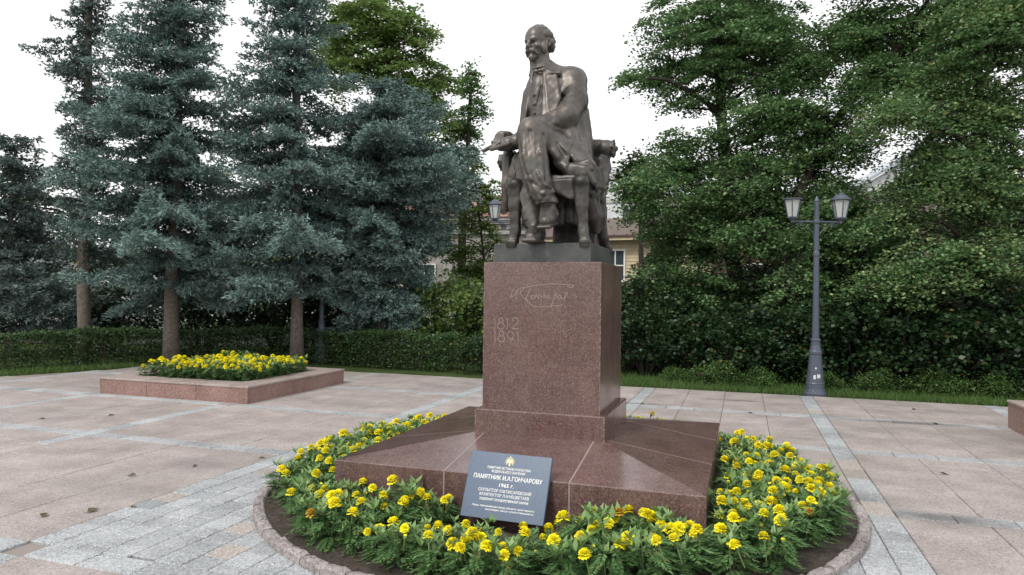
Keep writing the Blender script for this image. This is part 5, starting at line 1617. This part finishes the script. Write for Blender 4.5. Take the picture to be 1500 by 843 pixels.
def hedge(name, line, hgt, wid, nleaf, size, seed, label, mat):
    g = np.random.default_rng(seed)
    L = [np.array(p, float) for p in line]; seg = [np.linalg.norm(b - a) for a, b in zip(L[:-1], L[1:])]
    root = empty(name, (L[0][0], L[0][1], -0.07)); tag(root, label, 'hedge')
    k = g.choice(len(seg), nleaf, p=np.array(seg) / sum(seg)); t = g.uniform(0, 1, nleaf)
    A = np.array(L[:-1])[k]; Bv = np.array(L[1:])[k]; d = nrmz(Bv - A); nn = np.stack([-d[:, 1], d[:, 0]], -1)
    u = g.uniform(-1, 1, nleaf); v = g.uniform(0, 1, nleaf)
    sf = g.random(nleaf); u = np.where(sf < .45, np.sign(u) * (1 - np.abs(g.normal(0, .12, nleaf))), u); v = np.where(sf > .75, 1 - np.abs(g.normal(0, .07, nleaf)), v)
    s_ = (k + t) * 3.1
    wv = 1 + 0.10 * np.sin(s_ * 2.2 + v * 3) + 0.06 * np.sin(s_ * 5.1); hv = 1 + 0.05 * np.sin(s_ * 1.7) + 0.03 * np.sin(s_ * 6.3) + g.normal(0, .02, nleaf)
    xy = A + (Bv - A) * t[:, None] + nn * (u * wid / 2 * wv * (1 - .12 * v))[:, None] + g.normal(0, .02, (nleaf, 2))
    P = np.concatenate([xy - L[0], (v * hgt * hv)[:, None]], 1)
    D, W, N = rots(nleaf, g, 0.9); ll = size * g.uniform(.6, 1.3, nleaf)
    V, F = rhombs(P, D, W, ll, ll * .6, .06, N)
    obj('foliage', mesh_np('foliage', V, F, mat), root)
    b = MB()                                                            # stems inside
    for i in range(0, nleaf, max(1, nleaf // 160)):
        q = P[i]; b.tube([(q[0] * .995, q[1], 0), (q[0], q[1], hgt * 0.8)], [0.012, 0.005], 4, cap=False)
    tag(b.build('stems', M_BARK2, root), kind='stuff')
    return root


hedge('clipped_hedge', [(-15, 12.2), (-10.2, 14.9), (-8.0, 16.5), (-5.0, 17.0), (-2.3, 15.75), (-1.25, 15.35)], 0.80, 0.75, 62000, 0.055, 51, 'long low clipped dark green hedge running behind the planter and the spruce trunks', M_HEDGE)


def shrub_mesh(seed, rad, h, ncl, nper, size, mat):
    g = np.random.default_rng(seed)
    a = g.uniform(0, 6.28, ncl); r = rad * g.uniform(0, 1, ncl) ** .6; z = h * (0.12 + .86 * g.uniform(0, 1, ncl) ** .8) * (1 - .30 * (r / rad) ** 2)
    C = np.stack([r * np.cos(a), r * np.sin(a), z], -1)
    V, F = leaf_cloud(C, g.uniform(.16, .34, ncl), nper, size, g, 0.6, 0.85, centre=np.zeros(3))
    b = MB()
    for i in range(0, ncl, 4):
        c = C[i]; b.tube([(c[0] * .12, c[1] * .12, 0), (c[0] * .5, c[1] * .5, c[2] * .6), tuple(c)], [.018, .011, .004], 4, cap=False)
    return mesh_np('foliage', V, F, mat), b.mesh('stems', M_BARK2)


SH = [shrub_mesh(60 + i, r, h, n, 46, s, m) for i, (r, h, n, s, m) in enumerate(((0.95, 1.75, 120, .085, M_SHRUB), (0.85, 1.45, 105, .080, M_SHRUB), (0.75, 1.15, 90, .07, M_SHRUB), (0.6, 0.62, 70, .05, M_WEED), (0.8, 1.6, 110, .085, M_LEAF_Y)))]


def shrub(k, x, y, s, rz, label, group):
    o = empty('shrub' if k != 3 else 'low_bush', (x, y, -0.08), rz); o.scale = (s, s, s)
    tag(o, label, 'shrub', group)
    obj('foliage', SH[k][0], o); tag(obj('stems', SH[k][1], o), kind='stuff')


GR = 'shrubs growing under the lindens'
ROW = [(0, 2.9, 15.0, .9), (2, 1.55, 15.6, .8), (1, 3.9, 14.6, 1.0), (0, 4.9, 14.1, .95), (1, 5.9, 13.9, 1.05), (0, 6.7, 13.5, 1.1), (0, 7.6, 13.2, 1.1), (1, 8.4, 12.9, 1.15), (0, 9.3, 12.7, 1.1), (1, 10.2, 12.5, 1.2)]
WHERE = ['beside the pedestal, first of the shrub row', 'low down just right of the pedestal', 'under the middle of the large linden', 'left of the street lamp pole', 'right behind the street lamp pole', 'just right of the street lamp',
         'below the leaning linden limb', 'halfway between street lamp and right edge', 'below the blooming linden', 'behind the right-hand planter']
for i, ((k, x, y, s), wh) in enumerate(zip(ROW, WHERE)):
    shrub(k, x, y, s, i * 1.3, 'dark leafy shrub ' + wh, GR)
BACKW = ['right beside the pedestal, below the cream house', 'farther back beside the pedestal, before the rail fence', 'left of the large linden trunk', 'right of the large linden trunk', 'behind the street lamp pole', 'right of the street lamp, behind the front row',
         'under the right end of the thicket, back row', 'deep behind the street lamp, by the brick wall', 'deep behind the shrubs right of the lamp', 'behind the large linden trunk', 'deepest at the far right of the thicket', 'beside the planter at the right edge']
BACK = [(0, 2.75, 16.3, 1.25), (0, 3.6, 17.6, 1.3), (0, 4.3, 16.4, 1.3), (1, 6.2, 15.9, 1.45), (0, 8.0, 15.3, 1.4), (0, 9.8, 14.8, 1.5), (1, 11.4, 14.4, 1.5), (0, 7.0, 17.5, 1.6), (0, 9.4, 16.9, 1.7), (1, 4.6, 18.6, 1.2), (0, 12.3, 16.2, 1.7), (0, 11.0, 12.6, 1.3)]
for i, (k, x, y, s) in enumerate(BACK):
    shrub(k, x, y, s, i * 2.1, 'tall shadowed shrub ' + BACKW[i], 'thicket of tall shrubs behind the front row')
LOWW = ['in the open grass, right of the pedestal', 'in front of the large linden', 'nearest the pedestal, in the open grass', 'just right of the street lamp foot', 'second to the right of the street lamp', 'midway between the lamp and the right edge', 'under the blooming linden', 'behind the right-hand planter']
for i, (x, y, s) in enumerate(((3.9, 13.3, .75), (4.65, 13.05, .6), (3.25, 13.75, .5), (5.75, 12.85, .6), (6.6, 12.55, .7), (7.5, 12.3, .75), (8.4, 12.05, .7), (9.6, 11.6, .8))):
    shrub(3, x, y, s, i * 1.7, 'low weedy bush ' + LOWW[i], 'low bushes along the paving edge')
shrub(4, -1.85, 18.2, 1.45, 0.4, 'bright green bush under the broad spruce, by the old grey house', None)
shrub(4, -0.65, 17.6, 1.35, 2.0, 'bright green bush just left of the pedestal', None)
shrub(2, -0.55, 15.0, .75, 1.0, 'small dark bush touching the left side of the pedestal', None)
SHADEW = ['between the two big blue spruces', 'left of the straight spruce trunk', 'right of the leaning spruce trunk', 'right of the mossy trunk', 'left of the mossy trunk', 'farthest left', 'directly behind the mossy trunk']
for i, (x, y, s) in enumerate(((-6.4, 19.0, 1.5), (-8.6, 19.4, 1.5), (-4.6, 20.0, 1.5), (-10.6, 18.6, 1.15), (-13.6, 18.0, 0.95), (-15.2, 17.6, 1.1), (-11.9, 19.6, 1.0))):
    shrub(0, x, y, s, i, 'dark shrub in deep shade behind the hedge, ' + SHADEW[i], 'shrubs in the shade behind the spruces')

# one more shaded tree further left along the street, grown from the same stock
_src = [o for o in bpy.data.objects if o.name.startswith('background_tree') and o.parent is None][0]
_cp = _src.copy(); COL.objects.link(_cp); _cp.location = (-22.0, 25.5, -0.06); _cp.rotation_euler = (0, 0, 2.3)
_cp['label'] = 'dark leafy tree beyond the short spruce at the left edge, by the street'
for _ch in _src.children:
    _c2 = _ch.copy(); COL.objects.link(_c2); _c2.parent = _cp
# ------------------------------------------------------------------ street and buildings beyond the trees
M_PLASTER = simple('weathered_grey_plaster', (0.34, 0.325, 0.30), 0.9, noise=3, amt=0.3, bump=0.4, bscale=12)
M_TRIM = simple('grey_stone_trim', (0.42, 0.41, 0.39), 0.85, noise=6, amt=0.2)
M_CREAM = simple('cream_painted_boards', (0.58, 0.49, 0.33), 0.75, noise=4, amt=0.12)
M_WHITE = simple('white_paint', (0.78, 0.78, 0.76), 0.6, noise=5, amt=0.08)
M_ROOF = simple('brown_metal_roof', (0.095, 0.055, 0.045), 0.6, noise=8, amt=0.25)
M_ROOF_G = simple('blue_grey_metal_roof', (0.33, 0.37, 0.41), 0.45, noise=4, amt=0.12)
M_GLASSW = simple('dark_window_glass', (0.05, 0.065, 0.075), 0.08)
M_PALE = simple('pale_grey_wall', (0.55, 0.57, 0.59), 0.8, noise=2, amt=0.1)
mk = NT('red_brick', 0.9)
br = mk.n('ShaderNodeTexBrick', Scale=1.0); br.inputs['Color1'].default_value = (0.22, 0.075, 0.05, 1); br.inputs['Color2'].default_value = (0.29, 0.11, 0.075, 1); br.inputs['Mortar'].default_value = (0.32, 0.29, 0.27, 1)
br.inputs['Mortar Size'].default_value = 0.012; br.inputs['Brick Width'].default_value = 0.26; br.inputs['Row Height'].default_value = 0.08
mp = mk.n('ShaderNodeMapping'); mk.l(mk.geo.outputs['Position'], mp.inputs['Vector']); mp.inputs['Rotation'].default_value = (R(90), 0, 0)
mk.l(mp.outputs['Vector'], br.inputs['Vector']); mk.color(br.outputs['Color']); M_BRICK = mk.m


def window(parent, x, z, w, h, y=-0.02, rows=2, cols=2, frame=None):
    """window with reveal, frame, glazing bars and panes on the front (-y) face of a wall at local y=0"""
    f = MB(); t = 0.07
    f.box(x - w / 2 - t, x + w / 2 + t, y - 0.05, y, z - t, z); f.box(x - w / 2 - t, x + w / 2 + t, y - 0.05, y, z + h, z + h + t)
    f.box(x - w / 2 - t, x - w / 2, y - 0.048, y, z, z + h); f.box(x + w / 2, x + w / 2 + t, y - 0.048, y, z, z + h)
    for c_ in range(1, cols): f.box(x - w / 2 + w * c_ / cols - .025, x - w / 2 + w * c_ / cols + .025, y - 0.035, y - .002, z, z + h)
    for r_ in range(1, rows): f.box(x - w / 2, x + w / 2, y - 0.033, y - .002, z + h * r_ / rows - .025, z + h * r_ / rows + .025)
    f.box(x - w / 2 - .14, x + w / 2 + .14, y - 0.13, y, z - t - .06, z - t - .003)
    fo = f.build('window', frame or M_WHITE, parent)
    p = MB(); p.poly([(x - w / 2, y - .012, z), (x + w / 2, y - .012, z), (x + w / 2, y - .012, z + h), (x - w / 2, y - .012, z + h)])
    p.build('pane', M_GLASSW, fo)


# old grey house left of the statue
hs = empty('old_house', (-6.0, 34.0, -0.07), -0.10)
tag(hs, 'old grey plastered house with cornices and a white chimney, half hidden left of the statue', 'house')
b = MB(); b.box(-3.0, 7.4, 0, 8, 0, 5.2); b.build('wall', M_PLASTER, hs)
b = MB()
b.box(-3.15, 7.55, -0.16, 0.0, 4.55, 4.72); b.box(-3.25, 7.65, -0.34, -0.003, 5.20, 5.36); b.box(-3.1, 7.5, -0.10, -0.002, 4.0, 4.08); b.box(-3.2, 7.6, -0.24, -0.004, 5.04, 5.197)
for i in range(22): b.box(-2.9 + i * .48, -2.7 + i * .48, -0.13, -0.005, 4.80, 5.03)
b.box(-3.1, 7.5, -0.12, -0.002, 0.0, 0.7)
b.build('cornice', M_TRIM, hs)
b = MB()
for x in (0.62, 2.9, 5.2): b.box(x - .22, x + .22, -0.09, -.001, 0.703, 3.997)
b.build('pilaster', M_TRIM, hs)
for x in (-1.6, 1.75, 4.05, 6.4): window(hs, x, 1.3, 1.0, 1.75)
b = MB(); b.poly([(-3.3, -.42, 5.365), (7.7, -.42, 5.365), (5.7, 4, 7.0), (-1.3, 4, 7.0)]); b.poly([(7.7, -.42, 5.365), (7.7, 8.4, 5.365), (5.7, 4, 7.0)]); b.poly([(7.7, 8.4, 5.365), (-3.3, 8.4, 5.365), (-1.3, 4, 7.0), (5.7, 4, 7.0)]); b.poly([(-3.3, 8.4, 5.365), (-3.3, -.42, 5.365), (-1.3, 4, 7.0)])
rf = b.build('roof', simple('rusty_red_roof', (0.26, 0.13, 0.10), 0.7, noise=5, amt=0.25), hs)
b = MB(); b.box(2.65, 3.15, 0.6, 1.15, 5.5, 7.1); b.box(2.58, 3.22, 0.53, 1.22, 7.1, 7.25); b.build('chimney', M_WHITE, rf)

# cream wooden house right of the statue
yh = empty('wooden_house', (4.2, 30.0, -0.07), -0.45)
tag(yh, 'cream boarded wooden house with a brown roof, seen between the statue chair and the linden', 'house')
b = MB(); b.box(-3.2, 4.2, 0.02, 7, 0, 4.2); b.build('wall', M_CREAM, yh)
b = MB()
for i in range(26):
    z = 0.30 + i * 0.15
    b.poly([(-3.2, -0.012, z), (4.2, -0.012, z), (4.2, 0.012, z + .146), (-3.2, 0.012, z + .146)]); b.poly([(-3.2, .012, z), (4.2, .012, z), (4.2, -.012, z), (-3.2, -.012, z)])
tag(b.build('weatherboards', M_CREAM, yh), kind='stuff')
for x in (-1.9, 0.25, 2.3): window(yh, x, 2.35, 0.75, 1.25, y=-0.02)
b = MB()
for x in (-3.2, -0.85, 1.35, 4.1): b.box(x - .07, x + .07, -.05, -.013, 0, 4.2)
b.box(-3.3, 4.3, -.09, -.014, 1.7, 1.84)
b.build('corner_board', M_CREAM, yh)
b = MB(); b.box(-3.7, 4.7, -0.55, -0.47, 4.02, 4.22); b.box(-3.7, 4.7, -0.46, 0.0, 4.10, 4.14); b.build('eaves', M_CREAM, yh)
b = MB(); b.poly([(-3.8, -.62, 4.235), (4.8, -.62, 4.235), (4.8, 3.4, 5.4), (-3.8, 3.4, 5.4)]); b.poly([(4.8, 7.4, 4.235), (-3.8, 7.4, 4.235), (-3.8, 3.4, 5.4), (4.8, 3.4, 5.4)]); b.poly([(-3.8, -.62, 4.16), (4.8, -.62, 4.16), (4.8, -.62, 4.235), (-3.8, -.62, 4.235)])
for x in np.arange(-3.5, 4.8, .55): b.box(x - .02, x + .02, -.6, -.55, 4.24, 4.28)
b.build('roof', M_ROOF, yh)

wb = empty('pale_building', (8.6, 60.0, -0.07), -0.3)
tag(wb, 'distant pale grey flat building showing beside the arm of the statue chair', 'building')
b = MB(); b.box(-2.2, 5, 0, 8, 0, 12.6); b.build('wall', M_PALE, wb)
b = MB()
for k in range(6): b.box(-2.25, 5.05, -0.10, -0.002, 1.6 + k * 2.0, 1.9 + k * 2.0)
b.build('floor_band', M_TRIM, wb)
for k in range(5):
    for x in (-1.0, 1.4, 3.6): window(wb, x, 2.3 + k * 2.0, 1.1, 1.0, rows=1)

bb = empty('brick_building', (11.0, 28.0, -0.07), -0.22)
tag(bb, 'red brick building with a pale drainpipe, only glimpsed through the linden leaves', 'building')
b = MB(); b.box(-4.6, 9, 0, 8, 0, 4.8); b.build('wall', M_BRICK, bb)
b = MB(); b.tube([(1.55, -.12, 0.2), (1.55, -.12, 4.6)], 0.085, 8); b.build('drainpipe', M_PALE, bb)
for x in (-3.4, -1.0, 3.2, 5.6): window(bb, x, 1.5, 0.95, 1.5)
b = MB(); b.box(-4.8, 9.2, -.25, 0, 4.8, 4.98); b.poly([(-4.9, -.4, 4.99), (9.3, -.4, 4.99), (9.3, 4, 6.4), (-4.9, 4, 6.4)]); b.poly([(9.3, 8.4, 4.99), (-4.9, 8.4, 4.99), (-4.9, 4, 6.4), (9.3, 4, 6.4)]); b.build('roof', M_ROOF, bb)

tb = empty('tall_house', (23.0, 41.0, -0.07), -0.15)
tag(tb, 'tall house with a pale blue-grey gabled roof peeping out above the right-hand trees', 'house')
b = MB(); b.box(-2.6, 6.0, 0, 8, 0, 8.2); b.poly([(-2.6, 0, 8.2), (6.0, 0, 8.2), (1.7, 0, 10.8)]); b.build('wall', M_PALE, tb)
b = MB(); b.poly([(-3.0, -.3, 8.2), (1.7, -.3, 11.05), (1.7, 8.3, 11.05), (-3.0, 8.3, 8.2)]); b.poly([(6.4, -.3, 8.2), (6.4, 8.3, 8.2), (1.7, 8.3, 11.05), (1.7, -.3, 11.05)])
b.poly([(-3.0, -.31, 8.0), (1.7, -.31, 10.85), (1.7, -.31, 11.05), (-3.0, -.31, 8.2)]); b.poly([(1.7, -.31, 10.85), (6.4, -.31, 8.0), (6.4, -.31, 8.2), (1.7, -.31, 11.05)])
b.build('roof', M_ROOF_G, tb)
for x in (-0.9, 1.7, 4.3): window(tb, x, 5.4, 1.1, 1.5)

# low grey fence of horizontal rails beyond the shrubs
def low_fence(x0, y0, x1, y1, label):
    L = math.hypot(x1 - x0, y1 - y0)
    f = empty('rail_fence', (x0, y0, -0.07), math.atan2(y1 - y0, x1 - x0)); tag(f, label, 'fence')
    n = int(L / 1.8)
    for i in range(n + 1):
        b = MB(); b.box(i * L / n - .06, i * L / n + .06, -.06, .06, 0, 0.78, 0, .01); b.build('post', M_TRIM, f)
    for z in (0.10, 0.28, 0.46, 0.64):
        b = MB(); b.box(0, L, -.035, -.062 + .1, z, z + .10, 0, .006)
        b.build('rail', M_TRIM, f)


low_fence(1.0, 20.0, 9.5, 18.0, 'low grey fence of horizontal rails behind the shrubs on the right')
low_fence(-4.5, 20.4, 0.9, 20.05, 'low grey fence of horizontal rails behind the hedge, left of the pedestal')

# street with parked cars
b = MB()
for i in range(20):
    x0_, x1_ = -60 + i * 6, -54 + i * 6
    b.poly([(x0_, 21.2 + .01 * i, -0.035), (x1_, 21.2 + .01 * i, -0.035), (x1_, 29.0, -0.035), (x0_, 29.0, -0.035)])
tag(b.build('road', M_ROAD), kind='structure')
M_CARW = simple('white_car_paint', (0.74, 0.75, 0.76), 0.25); M_CARR = simple('red_car_paint', (0.45, 0.03, 0.03), 0.25)
M_TYRE = simple('black_rubber', (0.02, 0.02, 0.02), 0.8); M_RIM = simple('wheel_rim', (0.45, 0.46, 0.47), 0.35, 0.6); M_HEAD = simple('headlight_glass', (0.75, 0.77, 0.78), 0.15)


def car(x, y, rz, paint, label, van=False):
    c = empty('parked_car', (x, y, -0.035), rz); tag(c, label, 'van' if van else 'car')
    if van: side = [(-2.3, .35), (-2.32, 1.0), (-2.25, 1.95), (-2.1, 2.1), (0.9, 2.1), (1.5, 1.35), (2.2, 1.1), (2.3, .8), (2.3, .35)]
    else: side = [(-2.1, .32), (-2.15, .75), (-2.05, .95), (-1.55, 1.0), (-1.05, 1.42), (0.25, 1.46), (0.95, 1.02), (1.9, .86), (2.1, .7), (2.1, .32)]
    b = MB(); w = .84
    def prof(k): return [(px, pz) for px, pz in side]
    rows = []
    for yy, s in ((-w, .0), (-w + .03, .0), (w - .03, .0), (w, .0)):
        rows.append([(px, yy * (1 - .13 * max(0, pz - .9)), pz) for px, pz in side])
    m = len(side)
    for r in range(3):
        b.add([*rows[r], *rows[r + 1]], [(i, (i + 1) % m, m + (i + 1) % m, m + i) for i in range(m)])
    b.poly(rows[0][::-1]); b.poly(rows[3])
    b.build('body', paint, c)
    for s in (-1, 1):
        b = MB()
        yy = lambda z: s * (w * (1 - .13 * max(0, z - .9)) + .004)
        zt, zb = (1.95, 1.25) if van else (1.38, 1.0)
        spans = ((-2.0, -.9), (-.8, .1), (.2, .85)) if van else ((-1.35, -.5), (-.42, .45))
        for a_, b_ in spans:
            b.poly([(a_, yy(zb), zb), (b_ + (.3 if not van and b_ > 0 else 0), yy(zb), zb), (b_, yy(zt), zt), (a_ + (.3 if not van and a_ < -1 else 0), yy(zt), zt)])
        b.build('side_window', M_GLASSW, c)
        b = MB(); b.box(2.02 if not van else 2.22, 2.12 if not van else 2.32, s * .72 - .13, s * .72 + .13, .62, .78, 0, .01); b.build('headlight', M_HEAD, c)
        for xx in (-1.35, 1.35):
            wv = empty('wheel', (xx, s * .74, .31), 0, c); wv.rotation_euler = (R(90), 0, 0)
            b = MB(); b.lathe([(.2, -.1), (.30, -.09), (.31, 0), (.30, .09), (.2, .1)], 16); b.build('tyre', M_TYRE, wv)
            b = MB(); b.lathe([(.03, -.105), (.19, -.104), (.2, 0), (.19, .104), (.03, .105)], 10); b.build('rim', M_RIM, wv)
    b = MB(); b.poly([(1.44, -.7, 1.44), (1.44, .7, 1.44), (.93, .68, 2.06), (.93, -.68, 2.06)] if van else [(.95, -.78, 1.03), (.95, .78, 1.03), (.27, .76, 1.455), (.27, -.76, 1.455)])
    for v in range(len(b.v)): b.v[v] = (b.v[v][0] + .012, b.v[v][1], b.v[v][2] + .008)
    b.build('windscreen', M_GLASSW, c)
    return c


car(-17.6, 23.4, 0.1, M_CARW, 'white car parked on the street behind the hedge, at the far left')
car(-16.9, 25.2, 3.1, M_CARR, 'red car parked beyond a white one at the far left')
car(-13.9, 24.2, 0.15, M_CARW, 'white car parked behind the hedge, beside the mossy spruce trunk')
car(6.6, 22.6, 3.0, M_CARW, 'white car parked behind the shrubs under the large linden')
sg = empty('road_sign', (-13.1, 21.0, -0.07), 0.3); tag(sg, 'round blue road signs on a post behind the hedge, between spruce trunks', 'road sign')
b = MB(); b.tube([(0, 0.03, 0), (0, 0.03, 1.75)], .03, 8); b.build('post', M_TRIM, sg)
M_BLUE = simple('blue_sign_face', (0.02, 0.09, 0.42), 0.4)
for z in (1.45, 0.72):
    b = MB(); n = 20
    b.add([(0.2 * math.cos(6.2832 * k / n), -.012, z + .2 * math.sin(6.2832 * k / n)) for k in range(n)] + [(0.2 * math.cos(6.2832 * k / n), 0.0, z + .2 * math.sin(6.2832 * k / n)) for k in range(n)],
          [tuple(range(n)), tuple(range(2 * n - 1, n - 1, -1))] + [(k, (k + 1) % n, n + (k + 1) % n, n + k) for k in range(n)])
    b.build('sign_plate', M_BLUE, sg)
# light-coloured long facade across the street on the left
fb = empty('street_building', (-22.0, 38.0, -0.07), 0.12)
tag(fb, 'long low pale building across the street, glimpsed under the spruces on the left', 'building')
b = MB(); b.box(-14, 14.5, 0, 8, 0, 3.6); b.build('wall', M_PALE, fb)
for x in np.arange(-12, 14, 3.2): window(fb, float(x), 1.0, 1.3, 1.4)
b = MB(); b.box(-14.4, 14.9, -.5, 8.4, 3.6, 3.9); b.build('roof', M_ROOF_G, fb)
